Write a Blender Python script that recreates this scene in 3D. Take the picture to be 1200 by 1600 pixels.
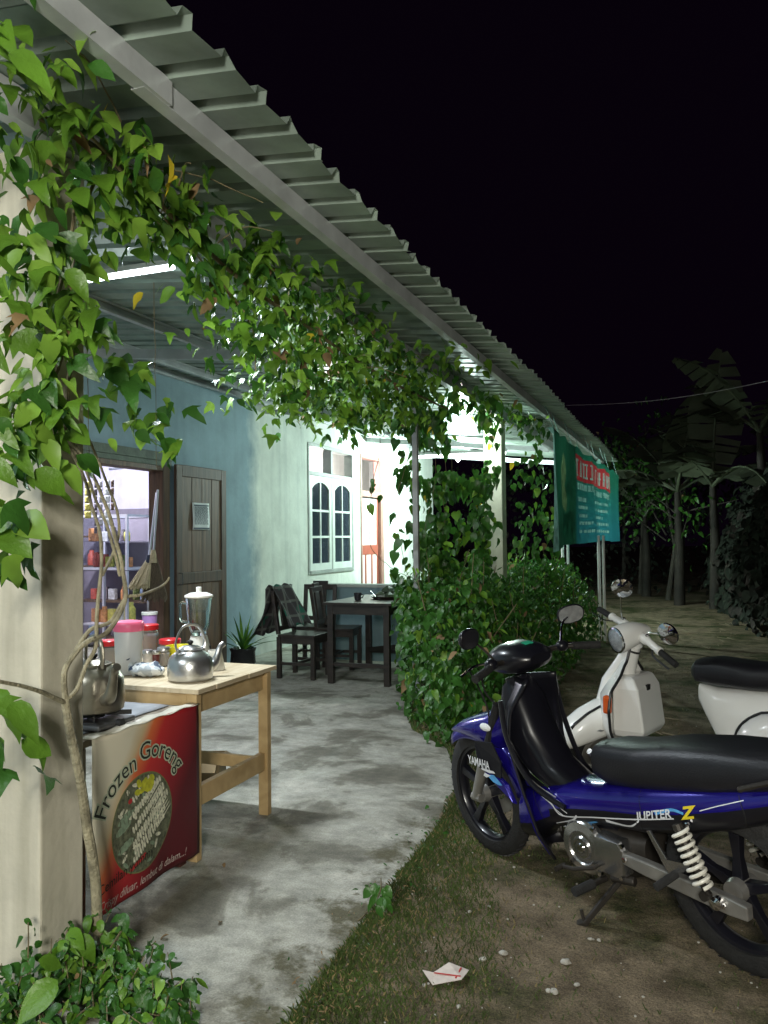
import bpy, math, random
import numpy as np
from mathutils import Vector, Matrix, noise as mn
from mathutils.bvhtree import BVHTree
for o in list(bpy.data.objects): bpy.data.objects.remove(o)
rnd = random.Random(7)
PI = math.pi
SC = bpy.context.scene
COL = SC.collection

# ---------------- camera, sky, exposure ----------------
cam = bpy.data.cameras.new('camera'); camo = bpy.data.objects.new('camera', cam); COL.objects.link(camo)
cam.sensor_fit = 'VERTICAL'; cam.sensor_height = 36.0; cam.lens = 36.0 * 1250 / 1600
cam.clip_start = 0.05; cam.clip_end = 400
YAW, PIT, ROLL = 0.366, 0.032, 0.010
fw = Vector((-math.sin(YAW) * math.cos(PIT), math.cos(YAW) * math.cos(PIT), math.sin(PIT)))
rt = Vector((math.cos(YAW), math.sin(YAW), 0)); up = rt.cross(fw)
c_, s_ = math.cos(ROLL), math.sin(ROLL)
r2 = c_ * rt - s_ * up; u2 = s_ * rt + c_ * up
camo.matrix_world = Matrix(((r2.x, u2.x, -fw.x, 0), (r2.y, u2.y, -fw.y, 0), (r2.z, u2.z, -fw.z, 1.45), (0, 0, 0, 1)))
SC.camera = camo
world = bpy.data.worlds.new('World'); SC.world = world; world.use_nodes = True
wn = world.node_tree.nodes; wl = world.node_tree.links
bg = wn['Background']; sky = wn.new('ShaderNodeTexSky'); sky.sky_type = 'NISHITA'; sky.sun_disc = False
sky.sun_elevation = math.radians(-4); sky.sun_rotation = math.radians(160)
mixw = wn.new('ShaderNodeMix'); mixw.data_type = 'RGBA'; mixw.inputs[0].default_value = 0.9
mixw.inputs[7].default_value = (0.035, 0.012, 0.05, 1)
wl.new(sky.outputs[0], mixw.inputs[6]); wl.new(mixw.outputs[2], bg.inputs[0]); bg.inputs[1].default_value = 0.06
sun = bpy.data.lights.new('moonlight', 'SUN'); suno = bpy.data.objects.new('moonlight', sun); COL.objects.link(suno)
sun.energy = 0.012; sun.angle = math.radians(10); sun.color = (0.95, 0.97, 1.0)
suno.rotation_euler = (math.radians(40), 0, math.radians(25))
vs = SC.view_settings; vs.view_transform = 'Standard'; vs.look = 'None'; vs.exposure = 0.0; vs.gamma = 1.0; vs.use_curve_mapping = False
SC.cycles.use_denoising = True
SC.cycles.max_bounces = 8; SC.cycles.diffuse_bounces = 4; SC.cycles.sample_clamp_indirect = 6

# ---------------- materials ----------------
MATS = {}
def M(name, col, rough=0.6, metal=0.0, var=0.15, scale=8.0, bump=0.0, bscale=None, col2=None, stretch=(1, 1, 1), trans=0.0, emit=None, estr=0.0, alpha=1.0, coat=0.0, detail=6.0, contrast=None, translu=0.0, ior=1.45, coords='Object', spec=None):
    if name in MATS: return MATS[name]
    m = bpy.data.materials.new(name); m.use_nodes = True
    nt = m.node_tree; N = nt.nodes; L = nt.links
    b = N['Principled BSDF']; b.inputs['Roughness'].default_value = rough; b.inputs['Metallic'].default_value = metal
    if spec is not None: b.inputs['Specular IOR Level'].default_value = spec
    b.inputs['IOR'].default_value = ior
    if coat: b.inputs['Coat Weight'].default_value = coat; b.inputs['Coat Roughness'].default_value = 0.06
    if trans: b.inputs['Transmission Weight'].default_value = trans
    if alpha < 1: b.inputs['Alpha'].default_value = alpha
    if emit: b.inputs['Emission Color'].default_value = (*emit, 1); b.inputs['Emission Strength'].default_value = estr
    tc = N.new('ShaderNodeTexCoord'); mp = N.new('ShaderNodeMapping'); mp.inputs['Scale'].default_value = stretch
    if coords == 'World':
        g = N.new('ShaderNodeNewGeometry'); L.new(g.outputs['Position'], mp.inputs[0])
    else: L.new(tc.outputs[coords], mp.inputs[0])
    if var or col2:
        n = N.new('ShaderNodeTexNoise'); n.inputs['Scale'].default_value = scale; n.inputs['Detail'].default_value = detail
        L.new(mp.outputs[0], n.inputs[0])
        r = N.new('ShaderNodeValToRGB'); lo, hi = contrast or (0.3, 0.7)
        r.color_ramp.elements[0].position = lo; r.color_ramp.elements[1].position = hi
        a = col2 or tuple(max(0, c * (1 - var)) for c in col); bb = col if col2 else tuple(min(1, c * (1 + var)) for c in col)
        r.color_ramp.elements[0].color = (*a, 1); r.color_ramp.elements[1].color = (*bb, 1)
        L.new(n.outputs[0], r.inputs[0]); L.new(r.outputs[0], b.inputs['Base Color'])
        colout = r.outputs[0]
    else:
        b.inputs['Base Color'].default_value = (*col, 1); colout = None
    if bump:
        n2 = N.new('ShaderNodeTexNoise'); n2.inputs['Scale'].default_value = bscale or scale * 4; n2.inputs['Detail'].default_value = 8
        L.new(mp.outputs[0], n2.inputs[0])
        bp = N.new('ShaderNodeBump'); bp.inputs['Strength'].default_value = bump; bp.inputs['Distance'].default_value = 0.02
        L.new(n2.outputs[0], bp.inputs['Height']); L.new(bp.outputs[0], b.inputs['Normal'])
    if translu:
        t = N.new('ShaderNodeBsdfTranslucent'); mx = N.new('ShaderNodeMixShader'); mx.inputs[0].default_value = translu
        if colout: L.new(colout, t.inputs[0])
        else: t.inputs[0].default_value = (*col, 1)
        L.new(b.outputs[0], mx.inputs[1]); L.new(t.outputs[0], mx.inputs[2])
        L.new(mx.outputs[0], N['Material Output'].inputs['Surface'])
    MATS[name] = m
    return m

def paint_wall(name, ca, cb=None, split=None, stain=(0.05, 0.09, 0.14), axis=1, amount=0.55):
    """wall paint: base colour (two colours meeting at `split` along an axis), vertical run marks and mottling"""
    m = bpy.data.materials.new(name); m.use_nodes = True; nt = m.node_tree; N = nt.nodes; L = nt.links
    b = N['Principled BSDF']; b.inputs['Roughness'].default_value = 0.85
    g = N.new('ShaderNodeNewGeometry')
    n1 = N.new('ShaderNodeTexNoise'); n1.inputs['Scale'].default_value = 2.2; n1.inputs['Detail'].default_value = 9; n1.inputs['Roughness'].default_value = 0.65
    L.new(g.outputs['Position'], n1.inputs[0])
    mp = N.new('ShaderNodeMapping'); mp.inputs['Scale'].default_value = (5, 5, 0.35); L.new(g.outputs['Position'], mp.inputs[0])
    n2 = N.new('ShaderNodeTexNoise'); n2.inputs['Scale'].default_value = 1.6; n2.inputs['Detail'].default_value = 7; L.new(mp.outputs[0], n2.inputs[0])
    base = N.new('ShaderNodeMix'); base.data_type = 'RGBA'
    base.inputs[6].default_value = (*ca, 1); base.inputs[7].default_value = (*(cb or ca), 1)
    if split is not None:
        sp = N.new('ShaderNodeSeparateXYZ'); L.new(g.outputs['Position'], sp.inputs[0])
        ad = N.new('ShaderNodeMath'); ad.operation = 'MULTIPLY_ADD'; ad.inputs[1].default_value = 0.5; L.new(n1.outputs[0], ad.inputs[0]); L.new(sp.outputs[axis], ad.inputs[2])
        mr = N.new('ShaderNodeMapRange'); mr.inputs[1].default_value = split + 0.1; mr.inputs[2].default_value = split + 0.42; L.new(ad.outputs[0], mr.inputs[0]); L.new(mr.outputs[0], base.inputs[0])
    else: base.inputs[0].default_value = 0
    r = N.new('ShaderNodeValToRGB'); r.color_ramp.elements[0].position = 0.5; r.color_ramp.elements[1].position = 0.72; L.new(n2.outputs[0], r.inputs[0])
    mu = N.new('ShaderNodeMath'); mu.operation = 'MULTIPLY'; mu.inputs[1].default_value = amount; L.new(r.outputs[0], mu.inputs[0])
    st = N.new('ShaderNodeMix'); st.data_type = 'RGBA'; L.new(mu.outputs[0], st.inputs[0]); L.new(base.outputs[2], st.inputs[6]); st.inputs[7].default_value = (*stain, 1)
    r1 = N.new('ShaderNodeValToRGB'); r1.color_ramp.elements[0].position = 0.3; r1.color_ramp.elements[1].position = 0.7
    r1.color_ramp.elements[0].color = (0.72, 0.72, 0.72, 1); r1.color_ramp.elements[1].color = (1, 1, 1, 1); L.new(n1.outputs[0], r1.inputs[0])
    ml = N.new('ShaderNodeMix'); ml.data_type = 'RGBA'; ml.blend_type = 'MULTIPLY'; ml.inputs[0].default_value = 1; L.new(st.outputs[2], ml.inputs[6]); L.new(r1.outputs[0], ml.inputs[7])
    L.new(ml.outputs[2], b.inputs['Base Color'])
    n3 = N.new('ShaderNodeTexNoise'); n3.inputs['Scale'].default_value = 30; n3.inputs['Detail'].default_value = 6; L.new(g.outputs['Position'], n3.inputs[0])
    bp = N.new('ShaderNodeBump'); bp.inputs['Strength'].default_value = 0.25; bp.inputs['Distance'].default_value = 0.01; L.new(n3.outputs[0], bp.inputs['Height']); L.new(bp.outputs[0], b.inputs['Normal'])
    return m

def wood(name, ca, cb, rough=0.6, scale=(1, 1, 14), s=3.0, bump=0.15):
    m = bpy.data.materials.new(name); m.use_nodes = True; nt = m.node_tree; N = nt.nodes; L = nt.links
    b = N['Principled BSDF']; b.inputs['Roughness'].default_value = rough
    tc = N.new('ShaderNodeTexCoord'); mp = N.new('ShaderNodeMapping'); mp.inputs['Scale'].default_value = scale; L.new(tc.outputs['Object'], mp.inputs[0])
    n = N.new('ShaderNodeTexNoise'); n.inputs['Scale'].default_value = s; n.inputs['Detail'].default_value = 8; n.inputs['Distortion'].default_value = 0.6; L.new(mp.outputs[0], n.inputs[0])
    r = N.new('ShaderNodeValToRGB'); r.color_ramp.elements[0].position = 0.32; r.color_ramp.elements[1].position = 0.68
    r.color_ramp.elements[0].color = (*cb, 1); r.color_ramp.elements[1].color = (*ca, 1); L.new(n.outputs[0], r.inputs[0]); L.new(r.outputs[0], b.inputs['Base Color'])
    bp = N.new('ShaderNodeBump'); bp.inputs['Strength'].default_value = bump; bp.inputs['Distance'].default_value = 0.01; L.new(n.outputs[0], bp.inputs['Height']); L.new(bp.outputs[0], b.inputs['Normal'])
    return m

# ---------------- mesh helpers ----------------
class MB:
    def __init__(s): s.v = []; s.f = []; s.m = []
    def add(s, vs, fs, mi=0):
        k = len(s.v); s.v += [tuple(v) for v in vs]; s.f += [tuple(i + k for i in f) for f in fs]; s.m += [mi] * len(fs); return s
    def box(s, a, b, mi=0, rot=None, piv=None):
        x0, y0, z0 = a; x1, y1, z1 = b
        vs = [(x0, y0, z0), (x1, y0, z0), (x1, y1, z0), (x0, y1, z0), (x0, y0, z1), (x1, y0, z1), (x1, y1, z1), (x0, y1, z1)]
        if rot is not None:
            p = Vector(piv or ((x0 + x1) / 2, (y0 + y1) / 2, (z0 + z1) / 2)); vs = [tuple(p + rot @ (Vector(v) - p)) for v in vs]
        return s.add(vs, [(0, 3, 2, 1), (4, 5, 6, 7), (0, 1, 5, 4), (1, 2, 6, 5), (2, 3, 7, 6), (3, 0, 4, 7)], mi)
    def bar(s, p, q, w, h, mi=0, upv=(0, 0, 1)):
        p = Vector(p); q = Vector(q); d = (q - p).normalized(); u = Vector(upv)
        sd = d.cross(u)
        if sd.length < 1e-4: sd = d.cross(Vector((1, 0, 0)))
        sd.normalize(); u = sd.cross(d); vs = []
        for c in (p, q):
            for a, b in ((-1, -1), (1, -1), (1, 1), (-1, 1)): vs.append(c + sd * a * w / 2 + u * b * h / 2)
        return s.add(vs, [(3, 2, 1, 0), (4, 5, 6, 7), (0, 1, 5, 4), (1, 2, 6, 5), (2, 3, 7, 6), (3, 0, 4, 7)], mi)
    def tube(s, pts, r, n=8, mi=0, cap=True, sy=1.0):
        pts = [Vector(p) for p in pts]; m = len(pts); rs = r if isinstance(r, (list, tuple)) else [r] * m
        k = len(s.v); prev = None
        for i, p in enumerate(pts):
            d = (pts[min(i + 1, m - 1)] - pts[max(i - 1, 0)])
            d = d.normalized() if d.length > 1e-9 else Vector((0, 0, 1))
            if prev is None: a = d.orthogonal().normalized()
            else:
                a = prev - d * prev.dot(d); a = a.normalized() if a.length > 1e-6 else d.orthogonal().normalized()
            prev = a; b = d.cross(a)
            for j in range(n):
                t = 2 * PI * j / n; s.v.append(tuple(p + (a * math.cos(t) + b * math.sin(t) * sy) * rs[i]))
        for i in range(m - 1):
            for j in range(n):
                j2 = (j + 1) % n; s.f.append((k + i * n + j, k + i * n + j2, k + (i + 1) * n + j2, k + (i + 1) * n + j)); s.m.append(mi)
        if cap:
            s.f.append(tuple(k + j for j in reversed(range(n)))); s.m.append(mi)
            s.f.append(tuple(k + (m - 1) * n + j for j in range(n))); s.m.append(mi)
        return s
    def lathe(s, prof, c=(0, 0, 0), n=24, mi=0, ax=None, a0=0, a1=2 * PI):
        """profile [(r, h)] turned about ax through c"""
        ax = Vector(ax or (0, 0, 1)).normalized(); u = ax.orthogonal().normalized() if abs(ax.z) < 0.999 else Vector((1, 0, 0)); w = ax.cross(u); c = Vector(c)
        k = len(s.v); full = abs(a1 - a0 - 2 * PI) < 1e-6; nn = n if full else n + 1
        for r, h in prof:
            for j in range(nn):
                t = a0 + (a1 - a0) * j / n; s.v.append(tuple(c + ax * h + (u * math.cos(t) + w * math.sin(t)) * r))
        for i in range(len(prof) - 1):
            for j in range(n):
                j2 = (j + 1) % nn if full else j + 1
                s.f.append((k + i * nn + j, k + i * nn + j2, k + (i + 1) * nn + j2, k + (i + 1) * nn + j)); s.m.append(mi)
        return s
    def loft(s, rings, mi=0, cap=True, close=True):
        n = len(rings[0]); k = len(s.v)
        for r in rings: s.v += [tuple(p) for p in r]
        for i in range(len(rings) - 1):
            for j in range(n if close else n - 1):
                j2 = (j + 1) % n; s.f.append((k + i * n + j, k + i * n + j2, k + (i + 1) * n + j2, k + (i + 1) * n + j)); s.m.append(mi)
        if cap and close:
            s.f.append(tuple(k + j for j in reversed(range(n)))); s.f.append(tuple(k + (len(rings) - 1) * n + j for j in range(n))); s.m += [mi, mi]
        return s
    def grid(s, fn, nu, nv, mi=0, wrapv=False):
        k = len(s.v)
        for i in range(nu + 1):
            for j in range(nv + (0 if wrapv else 1)): s.v.append(tuple(fn(i / nu, j / nv)))
        w = nv if wrapv else nv + 1
        for i in range(nu):
            for j in range(nv):
                j2 = (j + 1) % w; s.f.append((k + i * w + j, k + (i + 1) * w + j, k + (i + 1) * w + j2, k + i * w + j2)); s.m.append(mi)
        return s
    def sphere(s, c, r, n=16, mi=0, sc=(1, 1, 1)):
        c = Vector(c); k = len(s.v); h = n // 2
        for i in range(h + 1):
            p = PI * i / h
            for j in range(n):
                t = 2 * PI * j / n; s.v.append((c.x + r * sc[0] * math.sin(p) * math.cos(t), c.y + r * sc[1] * math.sin(p) * math.sin(t), c.z + r * sc[2] * math.cos(p)))
        for i in range(h):
            for j in range(n):
                j2 = (j + 1) % n; s.f.append((k + i * n + j, k + (i + 1) * n + j, k + (i + 1) * n + j2, k + i * n + j2)); s.m.append(mi)
        return s
    def mesh(s, name, mats, smooth=False):
        me = bpy.data.meshes.new(name); me.from_pydata(s.v, [], s.f)
        for m in (mats if isinstance(mats, (list, tuple)) else [mats]): me.materials.append(m)
        if any(s.m): me.polygons.foreach_set('material_index', s.m)
        if smooth: me.polygons.foreach_set('use_smooth', [True] * len(me.polygons))
        me.update(); return me
    def build(s, name, mats, parent=None, smooth=False, bevel=0, sub=0, solid=0, loc=None, angle=35, solid_off=0):
        me = s.mesh(name, mats, smooth)
        if bevel or sub or smooth:
            import bmesh
            bm = bmesh.new(); bm.from_mesh(me); bmesh.ops.remove_doubles(bm, verts=bm.verts, dist=1e-5); bmesh.ops.recalc_face_normals(bm, faces=bm.faces)
            if smooth and not sub:
                for e in bm.edges:
                    if len(e.link_faces) == 2 and e.calc_face_angle(0) > math.radians(angle): e.smooth = False
            bm.to_mesh(me); bm.free()
        o = bpy.data.objects.new(name, me); COL.objects.link(o)
        if parent: o.parent = parent
        if loc: o.location = loc
        if solid:
            md = o.modifiers.new('thickness', 'SOLIDIFY'); md.thickness = solid; md.offset = solid_off
        if bevel:
            md = o.modifiers.new('edge', 'BEVEL'); md.width = bevel; md.segments = 2; md.limit_method = 'ANGLE'
        if sub:
            md = o.modifiers.new('smooth', 'SUBSURF'); md.levels = sub; md.render_levels = sub
        return o

def thing(name, label, cat, loc=(0, 0, 0), rz=0.0, group=None, rot=None):
    o = bpy.data.objects.new(name, None); COL.objects.link(o); o.location = loc; o.rotation_euler = rot or (0, 0, rz); o.empty_display_size = 0.1
    tag(o, label, cat, group); return o
def tag(o, label, cat, group=None, kind=None):
    o['label'] = label; o['category'] = cat
    if group: o['group'] = group
    if kind: o['kind'] = kind
    return o
def structure(o): o['kind'] = 'structure'; return o
def stuff(o, label=None, cat=None):
    o['kind'] = 'stuff'
    if label: o['label'] = label
    if cat: o['category'] = cat
    return o
def copy_tree(o, parent=None):
    c = o.copy(); COL.objects.link(c); c.parent = parent
    for ch in list(o.children): copy_tree(ch, c)
    return c
def ring(c, hw, hh, n=20, e=2.5, pitch=0.0, yaw=0.0, flat=0.0):
    """superellipse ring across local x at centre c"""
    out = []
    for j in range(n):
        t = 2 * PI * j / n; cy = math.copysign(abs(math.cos(t)) ** (2 / e), math.cos(t)) * hw; cz = math.copysign(abs(math.sin(t)) ** (2 / e), math.sin(t)) * hh
        if cz < 0: cz *= (1 - flat)
        x = -cz * math.sin(pitch); z = cz * math.cos(pitch)
        xx = x - cy * math.sin(yaw); yy = cy * math.cos(yaw)
        out.append((c[0] + xx, c[1] + yy, c[2] + z))
    return out
def smooth_path(pts, k=6):
    pts = [Vector(p) for p in pts]; out = []
    for i in range(len(pts) - 1):
        p0 = pts[max(i - 1, 0)]; p1 = pts[i]; p2 = pts[i + 1]; p3 = pts[min(i + 2, len(pts) - 1)]
        for j in range(k):
            t = j / k; out.append(0.5 * ((2 * p1) + (p2 - p0) * t + (2 * p0 - 5 * p1 + 4 * p2 - p3) * t * t + (3 * p1 - p0 - 3 * p2 + p3) * t ** 3))
    out.append(pts[-1]); return out
def lerp_list(vals, n):
    out = []
    for i in range(n):
        t = i / (n - 1) * (len(vals) - 1); k = min(int(t), len(vals) - 2); out.append(vals[k] + (vals[k + 1] - vals[k]) * (t - k))
    return out
def text_mb(s, size, xs=1.0, offset=0.0, fn=None, mi=0, mb=None, spacing=1.0, shear=0.0, center=True, cut=0.0):
    """lettering as flat faces; fn maps (u, v) to 3-D"""
    cu = bpy.data.curves.new('t', 'FONT'); cu.body = s; cu.size = size; cu.space_character = spacing; cu.shear = shear; cu.offset = offset
    if center: cu.align_x = 'CENTER'
    cu.fill_mode = 'FRONT'; cu.resolution_u = 3
    o = bpy.data.objects.new('t', cu); COL.objects.link(o)
    bpy.context.view_layer.update()
    me = bpy.data.meshes.new_from_object(o.evaluated_get(bpy.context.evaluated_depsgraph_get()))
    mb = mb or MB()
    mb.add([fn(v.co.x * xs, v.co.y) for v in me.vertices], [tuple(p.vertices) for p in me.polygons], mi)
    bpy.data.objects.remove(o); bpy.data.curves.remove(cu); bpy.data.meshes.remove(me)
    return mb
def bvh(mb): return BVHTree.FromPolygons([Vector(v) for v in mb.v], [tuple(f) for f in mb.f])
def eval_bvh(o):
    bpy.context.view_layer.update()
    e = o.evaluated_get(bpy.context.evaluated_depsgraph_get()); me = e.to_mesh()
    t = BVHTree.FromPolygons([v.co.copy() for v in me.vertices], [tuple(p.vertices) for p in me.polygons]); e.to_mesh_clear(); return t
def side_decal(tree, fn_uv, side=1, off=0.0015):
    """returns map that pushes flat points (x, z) onto the side of a body"""
    def f(u, v):
        x, z = fn_uv(u, v); hit = tree.ray_cast(Vector((x, side * 1.0, z)), Vector((0, -side, 0)))
        y = hit[0].y if hit[0] else side * 0.1
        return (x, y + side * off, z)
    return f

# ---------------- leaves ----------------
def leaf_shape(kind):
    """half outlines (t along, w half width) turned into folded, curled little meshes"""
    if kind == 'ovate': prof = [(0, .02), (.12, .2), (.3, .3), (.5, .3), (.7, .22), (.87, .1), (1, 0)]
    elif kind == 'heart': prof = [(0, .01), (-.1, .2), (.08, .36), (.3, .4), (.55, .3), (.8, .13), (1, 0)]
    elif kind == 'narrow': prof = [(0, .01), (.15, .08), (.4, .13), (.65, .11), (.85, .05), (1, 0)]
    elif kind == 'round': prof = [(0, .02), (.1, .22), (.3, .36), (.5, .38), (.72, .32), (.9, .16), (1, 0)]
    if kind == 'lobed':
        vs = [(0, 0, 0), (.45, 0, .03), (.75, 0, .01), (1, 0, -.08)]; fs = []
        for s in (1, -1):
            k = len(vs); out = [(.02, .1), (.12, .3), (.42, .52), (.38, .27), (.55, .2), (.8, .14)]
            vs += [(a, s * b, .06 * b / .3 - .1 * (b > .4)) for a, b in out]
            q = [(0, k, k + 1, 1), (1, k + 1, k + 2, k + 3), (1, k + 3, k + 4, 2), (2, k + 4, k + 5, 3)]
            fs += q if s > 0 else [tuple(reversed(f)) for f in q]
        return np.array(vs, float), fs
    vs = []; fs = []; mids = []
    for t, w in prof:
        tt = max(t, 0); mids.append(len(vs)); curl = -.16 * tt * tt
        vs.append((tt if w > .02 or t == 1 else t, 0, curl))
    n = len(prof)
    for s in (1, -1):
        k = len(vs)
        for i, (t, w) in enumerate(prof):
            if 0 < i < n - 1: vs.append((t, s * w, -.16 * max(t, 0) ** 2 + w * .28))
        L = [mids[0]] + [k + i for i in range(n - 2)] + [mids[-1]]
        for i in range(n - 1):
            a, b, c2, d = mids[i], mids[i + 1], L[i + 1], L[i]
            f = [a, b, c2, d]; f2 = []
            for q in f:
                if q not in f2: f2.append(q)
            if len(f2) >= 3: fs.append(tuple(f2) if s > 0 else tuple(reversed(f2)))
    return np.array(vs, float), fs
LEAFK = {}; LVAR = 5
_q = random.Random(99)
for k in ('ovate', 'heart', 'narrow', 'round', 'lobed'):
    v, f = leaf_shape(k)
    for i in range(LVAR):
        a, b_, c, d, e_ = _q.uniform(-.1, .55), _q.uniform(-.25, .25), _q.uniform(-.5, .5), _q.uniform(.75, 1.25), _q.uniform(0, 6)
        w = v.copy(); t = np.clip(v[:, 0], 0, 1); w[:, 1] = v[:, 1] * d + b_ * t * t; w[:, 2] = v[:, 2] * _q.uniform(.5, 1.6) - a * t * t + c * v[:, 1] * t + .045 * np.sin(9 * v[:, 0] + e_) * np.abs(v[:, 1]) * 3
        LEAFK[k + str(i)] = (w, f)
CAMP = Vector((0, 0, 1.45))
def leaf_frame(r, droop=0.6, face=None):
    """random leaf orientation: axis (tip direction) and normal"""
    a = r.uniform(0, 2 * PI); d = Vector((math.cos(a), math.sin(a), -droop - r.random() * 0.6 + .25)).normalized()
    n = Vector((r.gauss(0, .5), r.gauss(0, .5), 1.0))
    if face is not None: n = n * .55 + Vector(face) * (0.6 + r.random())
    y = n.cross(d).normalized(); n = d.cross(y)
    return Matrix((d, y, n)).transposed()
def foliage(parent, leaves, mats, indiv=0, name='leaf'):
    """leaves: (pos, size, kind, 3x3, material index). the `indiv` nearest become leaf objects, the rest one mesh"""
    leaves = [(p, s, k + str(int((abs(p[0]) * 7919 + abs(p[1]) * 104729 + p[2] * 1299.7) * 10) % LVAR), R, m) for p, s, k, R, m in leaves]
    leaves.sort(key=lambda l: (Vector(l[0]) - CAMP).length / l[1])
    ms = {}
    for l in leaves[:indiv]:
        key = (l[2], l[4])
        if key not in ms:
            me = bpy.data.meshes.new(name); me.from_pydata(LEAFK[l[2]][0].tolist(), [], LEAFK[l[2]][1]); me.materials.append(mats[l[4]]); me.polygons.foreach_set('use_smooth', [True] * len(me.polygons)); ms[key] = me
        o = bpy.data.objects.new(name, ms[key]); COL.objects.link(o); o.parent = parent
        o.matrix_local = Matrix.Translation(Vector(l[0])) @ l[3].to_4x4() @ Matrix.Diagonal((l[1], l[1], l[1], 1))
    rest = leaves[indiv:]
    if not rest: return
    V = []; F = []; MI = []; k = 0
    for p, s, kd, R, mi in rest:
        v, f = LEAFK[kd]; v = v @ (np.array(R).T * s) + np.array(p); V.append(v); F += [tuple(i + k for i in q) for q in f]; MI += [mi] * len(f); k += len(v)
    me = bpy.data.meshes.new('foliage'); me.from_pydata(np.concatenate(V).tolist(), [], F)
    for m in mats: me.materials.append(m)
    me.polygons.foreach_set('material_index', MI); me.polygons.foreach_set('use_smooth', [True] * len(F))
    o = bpy.data.objects.new('foliage', me); COL.objects.link(o); o['kind'] = 'stuff'
    if parent: o.parent = parent
    return o
LG = [M('leaf_green', (.105, .225, .022), .38, var=.35, scale=5, coords='World', translu=.22, bump=.2, bscale=60),
      M('leaf_deep', (.038, .12, .018), .36, var=.35, scale=6, coords='World', translu=.18, bump=.2, bscale=60),
      M('leaf_fresh', (.2, .36, .045), .45, var=.3, scale=5, coords='World', translu=.3),
      M('leaf_yellow', (.6, .46, .03), .5, var=.2, scale=5, coords='World', translu=.3),
      M('leaf_dry', (.2, .13, .06), .8, var=.4, scale=9, coords='World')]
def mi_pick(r, w=(50, 32, 15, .4, 2)):
    t = r.random() * sum(w)
    for i, x in enumerate(w):
        t -= x
        if t < 0: return i
    return 0
STEM = M('vine_stem', (.16, .13, .07), .8, var=.4, scale=20, bump=.4)
BARK = M('pale_bark', (.3, .27, .18), .85, var=.45, scale=18, bump=.6, coords='World')

# ---------------- ground ----------------
def ground_mat():
    m = bpy.data.materials.new('dirt_and_grass'); m.use_nodes = True; nt = m.node_tree; N = nt.nodes; L = nt.links; b = N['Principled BSDF']; b.inputs['Roughness'].default_value = .95
    b.inputs['Specular IOR Level'].default_value = .15
    g = N.new('ShaderNodeNewGeometry')
    def nz(sc, det=8, rough=.6):
        n = N.new('ShaderNodeTexNoise'); n.inputs['Scale'].default_value = sc; n.inputs['Detail'].default_value = det; n.inputs['Roughness'].default_value = rough; L.new(g.outputs['Position'], n.inputs[0]); return n
    a = nz(7); r = N.new('ShaderNodeValToRGB'); e = r.color_ramp.elements; e[0].position = .3; e[0].color = (.11, .088, .06, 1); e[1].position = .7; e[1].color = (.29, .235, .165, 1); L.new(a.outputs[0], r.inputs[0])
    c = nz(1.1, 6, .7); rc = N.new('ShaderNodeValToRGB'); rc.color_ramp.elements[0].position = .48; rc.color_ramp.elements[1].position = .62; L.new(c.outputs[0], rc.inputs[0])
    d = nz(40, 4, .7); rd = N.new('ShaderNodeValToRGB'); e = rd.color_ramp.elements; e[0].position = .35; e[0].color = (.02, .03, .01, 1); e[1].position = .7; e[1].color = (.085, .095, .035, 1); L.new(d.outputs[0], rd.inputs[0])
    mx = N.new('ShaderNodeMix'); mx.data_type = 'RGBA'; L.new(rc.outputs[0], mx.inputs[0]); L.new(r.outputs[0], mx.inputs[6]); L.new(rd.outputs[0], mx.inputs[7]); 
    f = nz(160, 3, .6); rf = N.new('ShaderNodeValToRGB'); e = rf.color_ramp.elements; e[0].position = .35; e[0].color = (.6, .6, .6, 1); e[1].position = .68; e[1].color = (1.35, 1.3, 1.2, 1); L.new(f.outputs[0], rf.inputs[0])
    ml = N.new('ShaderNodeMix'); ml.data_type = 'RGBA'; ml.blend_type = 'MULTIPLY'; ml.inputs[0].default_value = 1; L.new(mx.outputs[2], ml.inputs[6]); L.new(rf.outputs[0], ml.inputs[7]); L.new(ml.outputs[2], b.inputs['Base Color'])
    h = nz(45, 10, .7); bp = N.new('ShaderNodeBump'); bp.inputs['Strength'].default_value = .8; bp.inputs['Distance'].default_value = .03; L.new(h.outputs[0], bp.inputs['Height']); L.new(bp.outputs[0], b.inputs['Normal'])
    return m
GM = ground_mat()
def edge_x(y):
    """east edge of the concrete porch slab"""
    pts = [(-3, -1.1), (2, -1.11), (3, -1.14), (3.9, -1.17), (4.6, -1.25), (5.33, -1.55), (5.76, -1.95), (6.5, -2.25), (7.3, -2.6), (8.7, -2.75), (17, -2.6)]
    for (a, b), (c, d) in zip(pts, pts[1:]):
        if y <= c: return b + (d - b) * (max(y, a) - a) / (c - a)
    return pts[-1][1]
def gz(x, y):
    h = mn.noise(Vector((x * .8, y * .8, 0))) * .035 + mn.noise(Vector((x * 3.1, y * 3.1, 5))) * .014 + mn.noise(Vector((x * 9, y * 9, 2))) * .005
    t = min(max((x - edge_x(y)) / .5, 0), 1)
    return -.012 + (h * .9 + .006) * (0.15 + 0.85 * t) if x > edge_x(y) - .1 else -.08
def ground_h(x, y):
    return gz(x, y) if -1 < y < 14 and x < 5 else -.02 + mn.noise(Vector((x * .25, y * .25, 0))) * .1
gb = MB()
NX, NY = 150, 190
gb.grid(lambda u, v: (lambda x, y: (x, y, gz(x, y)))(-3.4 + 6.4 * u, .8 + 9.2 * v), NX, NY)
near = gb.build('ground', GM, smooth=True); structure(near)
fb = MB()
xs = [-60, -30, -12, -6, -3.4, 3.0, 6, 12, 30, 60]; ys = [-40, -15, -4, .8, 10, 14, 18, 24, 32, 60, 110]
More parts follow.
